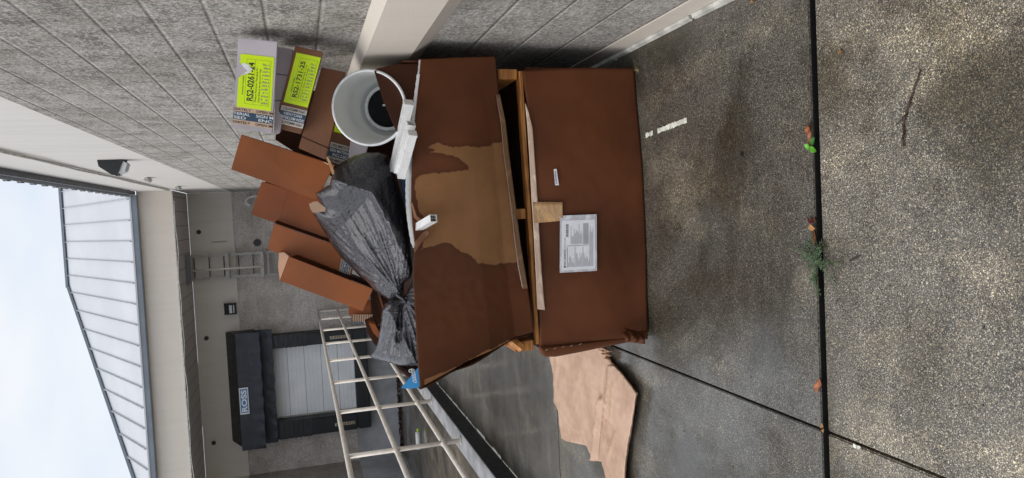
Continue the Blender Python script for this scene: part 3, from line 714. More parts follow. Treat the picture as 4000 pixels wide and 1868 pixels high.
# ---- pallet
pal = thing('wooden_pallet', 'rough pine pallet between the sealed lower carton and the open upper one', 'pallet', loc=(0, 3.45, .53))
def pz(px, py, Y): return aY(px, py, Y)
z0 = .536
MB().hexa([(-.60, 2.957, z0-.022), (.60, 2.957, z0-.002), (.60, 3.0, z0-.002), (-.60, 3.0, z0-.022), (-.60, 2.957, z0-.006), (.60, 2.957, z0+.018), (.60, 3.0, z0+.018), (-.60, 3.0, z0-.006)]).build('deck_board', M['wood'], pal, bevel=.002)
for Y in (3.4, 3.85): box('deck_board', -.60, .60, Y, Y+.1, z0, z0+.018, M['wood'], pal)
for x, dz in ((.585, .004), (-.02, -.004), (-.60, -.012)):
    a = z0+.020+dz; box('stringer', x-.022, x+.022, 2.955, 3.96, a, a+.086, M['wood'], pal, .002)
for Y in (3.0, 3.25, 3.5, 3.75): box('deck_board', -.60, .62, Y, Y+.12, .646, .662, M['wood'], pal)
MB().tube([aY(2000, 1330, 2.95), aY(2040, 1362, 2.93)], .02, 5).build('split_block', M['wood'], pal)

# ---- open upper container
upc = thing('open_carton', 'huge open rain soaked brown carton on the pallet, overflowing with rubbish', 'carton', loc=(0, 3.4, .66))
YU = 2.92
U_top = [aY(1640, 1514, YU-.06), aY(1633, 1430, YU-.05), aY(1626, 1300, YU-.03), aY(1619, 1180, YU), aY(1614, 1085, YU), aY(1618, 1020, YU), aY(1622, 960, YU), aY(1612, 880, YU), aY(1606, 800, YU), aY(1606, 700, YU), aY(1611, 600, YU), aY(1624, 440, YU), aY(1643, 232, YU)]
U_bot = [aY(2084, 1296, YU), aY(2061, 1129, YU), aY(2032, 955, YU), aY(2020, 858, YU), aY(2000, 695, YU), aY(1982, 549, YU), aY(1960, 440, YU), aY(1945, 351, YU), aY(1933, 221, YU)]
U_lef = [U_bot[0], aY(2010, 1318, YU), aY(1985, 1332, YU-.01), aY(1916, 1370, YU-.03), aY(1828, 1408, YU-.04), aY(1741, 1458, YU-.05), U_top[0]]
U_rig = [U_bot[-1], aY(1780, 226, YU), U_top[-1]]
GU = coons(U_top, U_bot, U_lef, U_rig, 190, 90)
dryA = [(1706,558),(1729,570),(1764,578),(1811,575),(1857,577),(1916,570),(1927,559),(2010,556),(2100,1019),(1956,1030),(1898,1035),(1869,1025),(1828,995),(1782,972),(1747,946),(1712,955),(1648,975),(1655,930),(1662,890),(1654,852),(1632,811),(1622,753),(1621,706),(1642,683),(1712,676),(1776,671),(1822,668),(1831,654),(1799,636),(1776,613),(1723,602),(1665,596),(1700,587),(1671,575)]
dryB = [(1636,1540),(1652,1470),(1690,1452),(1740,1440),(1800,1412),(1850,1385),(1900,1362),(1990,1325),(2010,1335),(1900,1400),(1750,1520)]
dA = [(aY(x, y, YU).x, aY(x, y, YU).z) for x, y in dryA]; dB = [(aY(x, y, YU).x, aY(x, y, YU).z) for x, y in dryB]
def sdp(p):
    best = -9
    for poly in (dA, dB):
        d = dist(p.x, p.z, poly); best = max(best, d if inpoly(p.x, p.z, poly) else -d)
    return best
def du_(p, u, v):
    w = wob(p, .022, 2.3, 3)+wob(p, .0012, 11, 1)
    soft = max(0, 1-abs(u-.22)/.22)     # softened, crumpled zone left of the dry patch
    w += soft*wob(p, .0016, 30, 9)
    w -= .03*math.sin(math.pi*u)*math.sin(math.pi*v)*.6
    return Vector((0, w*min(1, 6*min(u, 1-u)+.15), 0))
frontU = sheet('front_panel', GU, M['card_up'], upc, .007, du_, sdp)
# back, sides (flared on the left), floor
back_tl = Vector((-.60, 3.98, 1.20)); 
lp_top = [U_top[0], aY(1560, 1450, 3.15), aY(1500, 1385, 3.4), aY(1465, 1348, 3.6), aY(1430, 1274, 3.9)]
lp_bot = [U_bot[0], Vector((-.55, 3.2, .665)), Vector((-.56, 3.6, .665)), Vector((-.57, 3.8, .665)), Vector((-.58, 3.95, .665))]
a, b = lerp_poly(lp_top, 40), lerp_poly(lp_bot, 40)
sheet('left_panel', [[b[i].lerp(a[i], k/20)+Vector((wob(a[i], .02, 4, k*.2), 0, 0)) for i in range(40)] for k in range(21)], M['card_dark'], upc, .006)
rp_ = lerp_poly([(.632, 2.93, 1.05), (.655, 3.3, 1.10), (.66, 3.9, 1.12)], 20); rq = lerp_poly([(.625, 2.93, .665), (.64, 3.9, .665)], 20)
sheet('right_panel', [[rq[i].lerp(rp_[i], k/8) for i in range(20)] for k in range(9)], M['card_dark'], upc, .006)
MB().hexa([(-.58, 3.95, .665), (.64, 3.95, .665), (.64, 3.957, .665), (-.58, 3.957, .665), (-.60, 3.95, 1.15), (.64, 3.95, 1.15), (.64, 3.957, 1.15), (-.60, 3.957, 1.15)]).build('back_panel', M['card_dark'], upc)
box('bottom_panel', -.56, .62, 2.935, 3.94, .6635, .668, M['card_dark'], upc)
# raised right flap beside the bucket, with a sagging top
flp = [(1462, 277), (1500, 398), (1545, 505), (1588, 560), (1625, 560), (1700, 400), (1700, 246), (1560, 252)]
P = [aY(x, y, YU+.028) for x, y in flp]
MB().prism(P, (0, .007, 0)).build('raised_flap', M['card_up'] if False else M['card_dark'], upc)
P = [aY(1458, 276, YU+.05), aY(1475, 268, YU+.10), aY(1560, 254, YU+.10), aY(1650, 228, YU+.06), aY(1655, 246, YU+.04), aY(1560, 262, YU+.05), aY(1480, 286, YU+.05)]
MB().prism(P, (0, .006, 0)).build('folded_edge', M['card_low'], upc)
# tape along the lower edge
def UYp(px, py):
    p = aY(px, py, YU); u = (p.x+.55)/1.19; v = (p.z-.6)/.45; q = p+du_(p, max(0, min(1, u)), max(0, min(1, v))); return aY(px, py, q.y-.007)
ribbon('packing_tape', [UYp(x, y) for x, y in ((1936, 369), (1955, 480), (1966, 600), (1983, 720), (2000, 860), (2010, 950), (2022, 1040), (2040, 1128))],
       [UYp(x, y) for x, y in ((1952, 369), (1975, 480), (1988, 600), (2003, 720), (2021, 860), (2032, 950), (2048, 1040), (2061, 1128))], M['tape_brown'], upc)
# strip of cardboard peeled at the top edge around the vinyl post
ribbon('peeled_edge', [aY(x, y, YU-.02) for x, y in ((1604, 790), (1618, 850), (1640, 872), (1648, 866))], [aY(x, y, YU-.025) for x, y in ((1610, 790), (1628, 842), (1650, 860), (1650, 866))], M['card_br'], upc, 20, .004)
ribbon('peeled_edge', [aY(x, y, YU-.02) for x, y in ((1617, 975), (1622, 945), (1645, 915), (1668, 900))], [aY(x, y, YU-.05) for x, y in ((1622, 985), (1645, 950), (1672, 925), (1678, 905))], M['card_br'], upc, 20, .004)
MB().tube([(.1, 2.95, .60), (.1, 3.4, .60)], .001, 4)

# ---- fluted plastic sheets standing just inside the front panel
fs = thing('fluted_plastic_sheet', 'white fluted plastic sheet edge standing along the open top of the upper carton', 'plastic sheet', loc=(0, 2.94, .8))
eu = [(1639, 234), (1633, 290), (1623, 370), (1612, 460), (1602, 540), (1596, 620), (1590, 690), (1588, 740), (1590, 800), (1594, 850), (1601, 900), (1609, 945), (1618, 968)]
for k, (dy, dx) in enumerate(((0, 0), (.007, 4), (.014, 9))):
    A = [aY(x+dx*.0-(3-k)*2.2+4+1.2*math.sin(i*1.9), y, YU+.012+dy) for i, (x, y) in enumerate(eu)]; A = lerp_poly(A, 90)
    A = [p+Vector((0, 0, .0012*math.sin(i*2.4))) for i, p in enumerate(A)]
    B = [Vector((p.x, p.y, .80)) for p in A]
    sheet('plastic_layer', [[B[i].lerp(A[i], q/4) for i in range(90)] for q in range(5)], M['white'], fs, .0045, smooth=False)
front_lip = lerp_poly([aY(x+7, y, YU-.012) for x, y in eu[1:]], 70)
sheet('outer_layer', [[p+Vector((0, 0, .004*q+(.001*math.sin(i*2.1) if q == 3 else 0))) for i, p in enumerate(front_lip)] for q in range(4)], M['white'], fs, .004, smooth=False)

# ---- vinyl square posts
def vinyl(lab, A, B, w=.036, hollow=True):
    A, B = Vector(A), Vector(B); t = thing('vinyl_post', lab, 'post', 'white square vinyl posts poking out of the upper carton', loc=tuple(A))
    d = (B-A).normalized(); x = d.cross(Vector((0, 0, 1))).normalized(); u = x.cross(d)
    mb = MB(); n = len(mb.v); r = w/2; ri = r-.003
    ring = [(-1, -1), (1, -1), (1, 1), (-1, 1)]
    V = [A+x*(r*a)+u*(r*b) for a, b in ring]+[B+x*(r*a)+u*(r*b) for a, b in ring]+[A+x*(ri*a)+u*(ri*b) for a, b in ring]+[B+x*(ri*a)+u*(ri*b) for a, b in ring]
    fc = []
    for i in range(4):
        j = (i+1) % 4; fc += [(i, j, j+4, i+4), (i+8, i+12, j+12, j+8), (i, i+8, j+8, j), (i+4, j+4, j+12, i+12)]
    mesh('post_tube', V, fc, M['white'], t)
    if not hollow:
        c = MB(); c.bar(A-d*.004, A+d*.01, w+.004, w+.004, tuple(u)); c.build('end_cap', M['white'], t, bevel=.002)
    else:
        c = MB(); c.bar(A+d*.012, A+d*.014, w-.007, .003, tuple(u)); c.bar(A+d*.003, A+d*.06, .002, w-.007, tuple(u)); c.build('inner_web', M['steel'], t)
    return t
vinyl('capped white square vinyl post, rightmost of the bundle beside the bucket', aY(1596, 402, 2.85), aY(1545, 660, 3.02)+Vector((-.0, .05, .0)), hollow=False)
vinyl('open ended white square vinyl post in the middle of the bundle beside the bucket', aY(1606, 482, 2.83), aY(1552, 670, 2.97), .034)
vinyl('capped white square vinyl post lowest in the bundle beside the bag', aY(1611, 522, 2.80), aY(1566, 690, 2.95), .032, hollow=False)
vinyl('short white square vinyl post jutting through the torn rim below the bag', aY(1694, 853, 2.78), aY(1610, 902, 3.0), .030)

# ---- bucket lying with its mouth to the camera
bk = thing('white_bucket', 'large white plastic bucket lying on its side with black residue in the bottom', 'bucket', loc=(.45, 2.98, 1.195))
RC, BC = Vector((.448, 2.985, 1.197)), Vector((.500, 3.335, 1.070)); ax = (BC-RC).normalized(); ux = ax.cross(Vector((0, 0, 1))).normalized(); uz = ux.cross(ax)
LB = (BC-RC).length
def lathe(prof, n=64, closed=False):
    mb = MB(); V = []
    for r, h in prof:
        for j in range(n): a = 2*math.pi*j/n; V.append(RC+ax*h+ux*(r*math.cos(a))+uz*(r*math.sin(a)))
    m = len(prof); fc = [(i*n+j, i*n+(j+1) % n, (i+1)*n+(j+1) % n, (i+1)*n+j) for i in range(m-1) for j in range(n)]
    if closed: fc += [((m-1)*n+j, (m-1)*n+(j+1) % n, (j+1) % n, j) for j in range(n)]
    return mb.add(V, fc), n, m
mbk, n, m = lathe([(.150, 0), (.149, .05), (.138, .2), (.128, LB), (.0, LB), ]); 
inn, _, _ = lathe([(.1465, 0), (.1455, .05), (.135, .2), (.1255, LB-.012), (.0005, LB-.012)])
mbk.add(inn.v, inn.f); bshell = mbk.build('bucket_shell', M['bucket'], bk, smooth=True)
rim, _, _ = lathe([(.1465, -.004), (.156, -.002), (.1575, .006), (.156, .014), (.1505, .014), (.1465, .006)], 80, True); rim.build('rim', M['bucket_rim'], bk, smooth=True)
for h, r in ((.045, .1545), (.075, .1525)):
    rr, _, _ = lathe([(r-.006, h-.004), (r, h-.003), (r, h+.003), (r-.006, h+.004)], 64, True); rr.build('outer_rib', M['bucket'], bk, smooth=True)
ring, _, _ = lathe([(.088, LB-.05), (.099, LB-.055), (.103, LB-.05), (.103, LB-.014), (.088, LB-.014)], 64, True); ring.build('inner_ring', M['bucket_rim'], bk, smooth=True)
dk, _, _ = lathe([(.0875, LB-.047), (.05, LB-.040), (.0005, LB-.044)]); dk.build('black_residue', M['paint'], bk, smooth=True)
sm = MB(); 
sm.add([RC+ax*(LB-.0475-.002)+ux*(-.01+.012*k*.5+.008*math.sin(k))+uz*(-.03+.012*k) for k in range(5)]+[RC+ax*(LB-.0475-.002)+ux*(-.002+.012*k*.5+.008*math.sin(k))+uz*(-.03+.012*k) for k in range(5)], [(k, k+1, k+6, k+5) for k in range(4)]); sm.build('white_smear', M['white'], bk)

# ---- cartons
YG = {}
def carton(name, lab, c, Y, back, mat, group, bev=.0022):
    """c: corners TL TR BR BL as sight points, Y a number or four numbers, back: push direction"""
    if not isinstance(Y, (tuple, list)): Y = (Y,)*4
    f = Face(*[aY(x, y, q) for (x, y), q in zip(c, Y)])
    m_ = f.at(.5, .5); dp = back if isinstance(back, float) else back[1]
    back = Vector((m_.x/m_.y*dp*.92, dp, (m_.z-H)/m_.y*dp*.8-.004))
    t = thing(name, lab, 'carton', group, loc=tuple((f.at(.5, 0)+Vector(back)*.5)))
    A = [f.at(0, 0), f.at(1, 0), f.at(1, 1), f.at(0, 1)]; bk_ = Vector(back)
    MB().hexa(A+[p+bk_ for p in A]).build('box_shell', mat, t, bevel=bev)
    return t, f
def print_tape(t, f, s0, s1, t0, t1, mode, white, lines=None, cut=None, vertical=True, d=.0012):
    """a white tape with a navy stripe and its words, laid over the face patch s0..s1, t0..t1; words run up the tape"""
    g = f.sub(s0, s1, t0, t1, d); tp = board('printed_tape', g, white, t, .0005)
    if mode == 'v': nv = g.sub(.27, .74, 0, 1, .0007)
    else: nv = g.sub(0, 1, .26, .74, .0007)
    board('navy_stripe', nv, M['tapenavy'], tp, .0004)
    k, w = MB(), MB()
    for (s, a, b, c_, e, rot, ink) in lines: k = MB(); g.text(k, s, a, b, c_, e, .0018, rot, .012); k.build('tape_print', M['white_ink' if ink else 'ink'], tp)
def neon_label(t, f, s0, s1, t0, t1, code, l1, l2, torn=False):
    g = f.sub(s0, s1, t0, t1, .0012)
    if torn:
        pts = [(0, 0), (1, 0), (1, .94), (.97, 1.0), (.90, .97), (.86, 1), (.80, .93), (.76, .88), (.70, .76), (.66, .82), (.62, .80), (.60, .92), (.54, 1.0), (0, 1)]
        mb = MB(); P = [g.at(a, b, .0) for a, b in pts]; mb.prism(P, g.n*.0006); lb = mb.build('neon_label', M['neon'], t)
        w = MB(); q = [(.80, .93), (.76, .88), (.70, .76), (.66, .82), (.60, .92), (.66, .70), (.74, .62), (.80, .72), (.84, .86)]; w.prism([g.at(a, b, .001) for a, b in q], g.n*.0008); w.build('torn_paper', M['paper'], lb)
    else: lb = board('neon_label', g, M['neon'], t, .0006)
    mb = MB(); g.text(mb, 'Attention Installer', .24, .52, .80, .86, .0014) if not torn else g.text(mb, 'Attention Installer', .24, .60, .84, .89, .0014)
    g.text(mb, code, .14, .86, .56, .74, .0014, bold=.02)
    g.text(mb, l1, .13, .80, .455, .51, .0014); g.text(mb, l2, .13, .76, .36, .415, .0014)
    for (a, b, c_, e) in ((.08, .92, .785, .79), (.08, .92, .535, .54), (.08, .92, .08, .085), (.08, .083, .085, .785), (.917, .92, .085, .785)): rect(mb, g, a, b, c_, e, .0011)
    mb.build('label_print', M['ink'], lb)
    mg = MB(); rs = random.Random(9)
    for r in range(7):
        for c_ in range(12):
            u = .11+c_*.065; v = .30-r*.031
            if rs.random() < .85: rect(mg, g, u, u+rs.uniform(.02, .045), v, v+.016, .0012)
    mg.build('table_print', M['inkgrey'], lb)
GR = 'identical flat cartons stacked at the right'; GB = 'identical flat cartons leaning in a row at the left'
# right group, top to bottom (corners: TL, TR, BR, BL as seen upright)
t, f = carton('shipping_carton', 'lavender grey flat carton with torn yellow label, topmost of the right stack', [(908, 499), (931, 147), (1084, 163), (1063, 522)], (2.88, 2.80, 2.80, 2.88), .13, M['card_gr'], GR)
neon_label(t, f, .245, .83, .06, .93, 'RS2-0261-24', 'Medium Perimeter Messaging Kit -', 'Great finds go fast get yours today', True)
print_tape(t, f, .05, .245, .0, 1, 'v', M['tapetan'], [('DIATELY    OPEN IM', .06, .20, .0, 1, -90, 0), ('TERIAL    SIGN M', .54, .70, .0, 1, -90, 1), ('SED      ENC', .32, .48, .02, .98, -90, 1), ('DIATELY    OPEN IM', .80, .94, .0, 1, -90, 0)])
t, f = carton('shipping_carton', 'crushed pale grey carton wedged beneath the topmost labelled one', [(1070, 530), (1080, 182), (1146, 194), (1094, 520)], 2.98, .10, M['card_gr'], GR)
for s_ in (.38, .68): mb = MB(); mb.add([f.at(s_, 0, .001), f.at(s_+.012, 0, .001), f.at(s_+.02, 1, .001), f.at(s_+.006, 1, .001)], [(0, 1, 2, 3)]); mb.build('fold_line', M['inkgrey'], t)
t, f = carton('shipping_carton', 'brown flat carton with whole yellow label, second labelled one from the top', [(1070, 499), (1153, 180), (1262, 203), (1176, 525)], (3.0, 2.90, 2.90, 3.0), .12, M['card_br'], GR)
neon_label(t, f, .33, .93, .02, .90, 'RS2-1731-25', 'Medium Perimeter Messaging - Love', 'the look, enjoy the savings.')
print_tape(t, f, .07, .29, .0, .93, 'v', M['tapewhite'], [('OPEN IMMEDIATELY', .06, .20, .05, .95, 90, 0), ('SIGN MATERIAL', .32, .48, .03, .97, 90, 1), ('ENCLOSED', .54, .68, .15, .85, 90, 1), ('OPEN IMMEDIATELY', .80, .94, .05, .95, 90, 0)])
t, f = carton('shipping_carton', 'plain brown flat carton without any label, above the bucket', [(1166, 579), (1256, 263), (1352, 283), (1272, 625)], (3.14, 3.06, 3.06, 3.14), .14, M['card_br'], GR)
mb = MB(); mb.add([f.at(.13, 0, .001), f.at(.145, 0, .001), f.at(.15, 1, .001), f.at(.138, 1, .001)], [(0, 1, 2, 3)]); mb.build('fold_line', M['card_dark'], t)
t, f = carton('shipping_carton', 'dark brown flat carton mostly hidden behind the bucket, lowest of the right stack', [(1268, 636), (1345, 330), (1440, 355), (1355, 660)], 3.46, .2, M['card_br'], GR)
print_tape(t, f, .03, .27, .0, .95, 'v', M['tapewhite'], [('OPEN IMMEDIATELY', .06, .20, .05, .95, -90, 0), ('SIGN MATERIAL', .54, .70, .04, .96, -90, 1), ('ENCLOSED', .32, .48, .1, .8, -90, 1), ('OPEN IMMEDIATELY', .80, .94, .05, .95, -90, 0)])
board('neon_label', f.sub(.40, .9, .05, .95, .001), M['neon'], t, .0006)
P = [aY(x, y, 3.74) for x, y in ((1075, 545), (1085, 470), (1120, 360), (1300, 350), (1420, 350), (1420, 640), (1340, 720), (1225, 640))]  # added dark sheet: paints the shade between the two carton groups
o = MB().prism(P, (.0, .02, 0)).build('folded_and_shade_cardboard', M['card_dark']); tag(o, 'very dark sheet added for the shade behind the right stack of cartons', 'cardboard')
# dark gaps behind: grey inner tray of the top carton
t, f = carton('paper_wrap', 'crumpled lavender paper wrap tucked under the bucket rim', [(1360, 620), (1370, 540), (1440, 560), (1420, 640)], 3.36, .1, M['card_gr'], None)
# left group
BK = (-.02, .34, -.03)
def lean(lab, pts, Y, mat=M['card_or'], bk_=BK): return carton('shipping_carton', lab, pts, Y, bk_, mat, GB)
t1, f1 = lean('orange brown flat carton leaning beside the right stack, rightmost of the leaning row', [(903, 662), (943, 525), (1309, 645), (1236, 780)], (3.40, 3.40, 3.32, 3.32))
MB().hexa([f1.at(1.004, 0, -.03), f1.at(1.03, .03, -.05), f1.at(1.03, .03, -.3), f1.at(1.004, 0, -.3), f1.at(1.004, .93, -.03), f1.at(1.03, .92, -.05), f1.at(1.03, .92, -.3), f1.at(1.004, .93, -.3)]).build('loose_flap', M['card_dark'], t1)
t2, f2 = lean('orange brown flat carton with a tape seam, second of the leaning row from the stack', [(980, 838), (1023, 708), (1330, 800), (1290, 945)], (3.54, 3.54, 3.46, 3.46), M['card_or2'])
mb = MB(); mb.hexa([f2.at(0, .655, .0005), f2.at(1, .655, .0005), f2.at(1, .66, .0005), f2.at(0, .66, .0005), f2.at(0, .655, .002), f2.at(1, .655, .002), f2.at(1, .66, .002), f2.at(0, .66, .002)]); mb.hexa([f2.at(0, 0, .0004), f2.at(1, 0, .0004), f2.at(1, .655, .0004), f2.at(0, .655, .0004), f2.at(0, 0, .003), f2.at(1, 0, .003), f2.at(1, .652, .003), f2.at(0, .652, .003)]); mb.build('overlapping_flap', M['card_or2'], t2)
t3, f3 = lean('orange brown flat carton with printed tape at its foot, third of the leaning row', [(1046, 974), (1071, 872), (1392, 985), (1368, 1098)], (3.48, 3.48, 3.40, 3.40))
MB().hexa([f3.at(1.003, 0, -.012), f3.at(1.12, .02, -.03), f3.at(1.12, .02, -.3), f3.at(1.003, 0, -.3), f3.at(1.003, 1.0, -.012), f3.at(1.12, 1.0, -.03), f3.at(1.12, 1.0, -.3), f3.at(1.003, 1.0, -.3)]).build('gap_shade_strip', M['card_dark'], t3)  # dark strip added beside the carton as painted gap shade
print_tape(t3, f3, 0.0, 1, .02, .15, 'h', M['tapewhite'], [('OPEN IMMEDIATELY', .04, .96, .80, .94, 0, 0), ('SIGN MATERIAL', .04, .96, .54, .70, 0, 1), ('ENCLOSED', .1, .9, .34, .48, 0, 1), ('OPEN IMMEDIATELY', .04, .96, .06, .2, 0, 0)])
t4, f4 = lean('orange brown flat carton with a pink papered end, leftmost of the leaning row', [(1092, 1097), (1128, 1001), (1458, 1129), (1418, 1216)], (3.38, 3.38, 3.30, 3.30))
MB().hexa([f4.at(0, 1.002, -.002), f4.at(1, 1.002, -.002), f4.at(1, 1.002, -.2), f4.at(0, 1.002, -.2), f4.at(.02, 1.02, -.03), f4.at(.99, 1.06, -.10), f4.at(.99, 1.06, -.2), f4.at(.02, 1.02, -.2)]).build('top_end', M['card_tan'], t4)
for tt, ff in ((t4, f4), (t2, f2)):  # same dark strips, so the gaps between leaning cartons read as shaded
    MB().hexa([ff.at(1.003, 0, -.012), ff.at(1.13, .0, -.05), ff.at(1.13, .0, -.3), ff.at(1.003, 0, -.3), ff.at(1.003, .97, -.012), ff.at(1.13, .95, -.05), ff.at(1.13, .95, -.3), ff.at(1.003, .97, -.3)]).build('gap_shade_strip', M['card_dark'], tt)
P = [aY(x, y, 3.43) for x, y in ((1092, 1090), (1086, 1040), (1090, 988), (1110, 986), (1130, 1002))]; MB().prism(P, (0, .05, 0)).build('papered_end', M['card_tan'], t4)
# small plaid taped box and loose sheets in the left corner of the container
tp_, fp = carton('small_carton', 'small brown box with plaid printed tape beneath the leaning cartons', [(1362, 1232), (1362, 1196), (1448, 1170), (1451, 1232)], 3.46, .15, M['card_or'], None)
P = Face(aY(1374, 1256, 3.45), aY(1372, 1228, 3.45), aY(1452, 1228, 3.45), aY(1452, 1254, 3.45))
pt = board('plaid_tape', P, M['card_br'], tp_, .004)
mb = MB()
for i in range(9): mb.add([P.at(0, i/9, .005), P.at(0, i/9+.05, .005), P.at(1, i/9+.02, .005), P.at(1, i/9-.03+.0, .005)], [(0, 1, 2, 3)])
for i in range(3): mb.add([P.at(i/3+.1, 0, .0052), P.at(i/3+.14, 0, .0052), P.at(i/3+.3, 1, .0052), P.at(i/3+.26, 1, .0052)], [(0, 1, 2, 3)])
mb.build('plaid_print', plain('pale_plaid', (.55, .42, .3), .5), pt)
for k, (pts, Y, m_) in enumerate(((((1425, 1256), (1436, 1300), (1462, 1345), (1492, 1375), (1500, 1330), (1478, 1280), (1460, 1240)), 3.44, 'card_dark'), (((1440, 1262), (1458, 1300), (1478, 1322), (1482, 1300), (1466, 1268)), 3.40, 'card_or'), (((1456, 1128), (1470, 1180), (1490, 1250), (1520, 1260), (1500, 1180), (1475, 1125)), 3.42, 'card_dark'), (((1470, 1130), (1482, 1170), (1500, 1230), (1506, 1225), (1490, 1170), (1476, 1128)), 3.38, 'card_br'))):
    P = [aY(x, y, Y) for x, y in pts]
    o = MB().prism(P, (.01, .008, 0)).build('folded_and_shade_cardboard', M[m_])
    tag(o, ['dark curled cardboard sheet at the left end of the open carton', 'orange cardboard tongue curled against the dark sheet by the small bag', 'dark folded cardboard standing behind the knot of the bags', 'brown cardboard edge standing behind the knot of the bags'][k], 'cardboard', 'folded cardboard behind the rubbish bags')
# filler stack that carries the rubbish, mostly hidden inside the carton
fill = thing('flattened_carton', 'stack of dark flattened cartons down inside the open carton', 'cardboard', loc=(0, 3.5, .67))
rs = random.Random(8)
for k in range(12):
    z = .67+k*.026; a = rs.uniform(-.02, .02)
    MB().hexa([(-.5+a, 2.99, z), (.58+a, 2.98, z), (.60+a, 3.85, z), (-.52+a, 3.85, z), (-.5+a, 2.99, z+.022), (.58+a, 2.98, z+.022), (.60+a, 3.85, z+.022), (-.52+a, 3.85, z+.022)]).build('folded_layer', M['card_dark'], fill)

# blue printed sheet, navy crate behind the plastic, scraps
P = [aY(1641, 1428, YU-.02), aY(1567, 1516, YU-.015), aY(1600, 1519, YU-.03), aY(1640, 1514, YU-.045)]
bs = MB().prism([P[0], P[1], P[2], P[3]], (0, .003, 0)).build('blue_printed_sheet', M['blue']); tag(bs, 'bright blue printed sheet with white lettering at the left corner of the open carton', 'poster')
bf = Face(aY(1580, 1506, YU-.034), aY(1580, 1436, YU-.034), aY(1646, 1436, YU-.034), aY(1646, 1506, YU-.034))
mb = MB()
V, Fc = text_mesh('custom', .012)
mb.add([aY(1628-24*y-2*x*4, 1498-54*x-8*y, YU-.06) for x, y in V], Fc)
V, Fc = text_mesh('o', .012)
mb.add([aY(1609-20*y, 1456-14*x, YU-.06) for x, y in [(a, b) for a, b in V]][:], Fc)
mb.build('lettering', M['white_ink'], bs)
P = [aY(x, y, 3.02) for x, y in ((1577, 655), (1592, 662), (1600, 800), (1600, 860), (1584, 810), (1572, 740), (1568, 690))]
o = MB().prism(P, (0, .02, 0)).build('navy_crate', M['navy']); tag(o, 'sliver of navy plastic crate between the black bag and white fluted sheet', 'crate')
P = [aY(x, y, 3.02) for x, y in ((1207, 797), (1212, 815), (1222, 831), (1240, 830), (1270, 826), (1272, 812), (1255, 800), (1240, 787), (1225, 788))]
o = MB().prism(P, (.0, .004, 0)).build('cardboard_scrap', M['card_tan']); tag(o, 'torn pink cardboard scrap sticking out of the big black bag', 'cardboard')
def shard(pts, Y, lab):
    P = [aY(x, y, Y) for x, y in pts]; o = MB().prism(P, (0, .006, 0)).build('wood_splinter', plain('pale_wood', (.62, .36, .18), .5, .3, 30)); tag(o, lab, 'splinter')
shard([(1274, 614), (1281, 613), (1295, 640), (1306, 672), (1303, 682), (1297, 680), (1290, 655)], 3.0, 'longer pale wood splinter poking up beside the big black bag')
shard([(1263, 634), (1266, 633), (1284, 640), (1283, 645)], 3.0, 'tiny pale wood sliver beside the longer splinter')

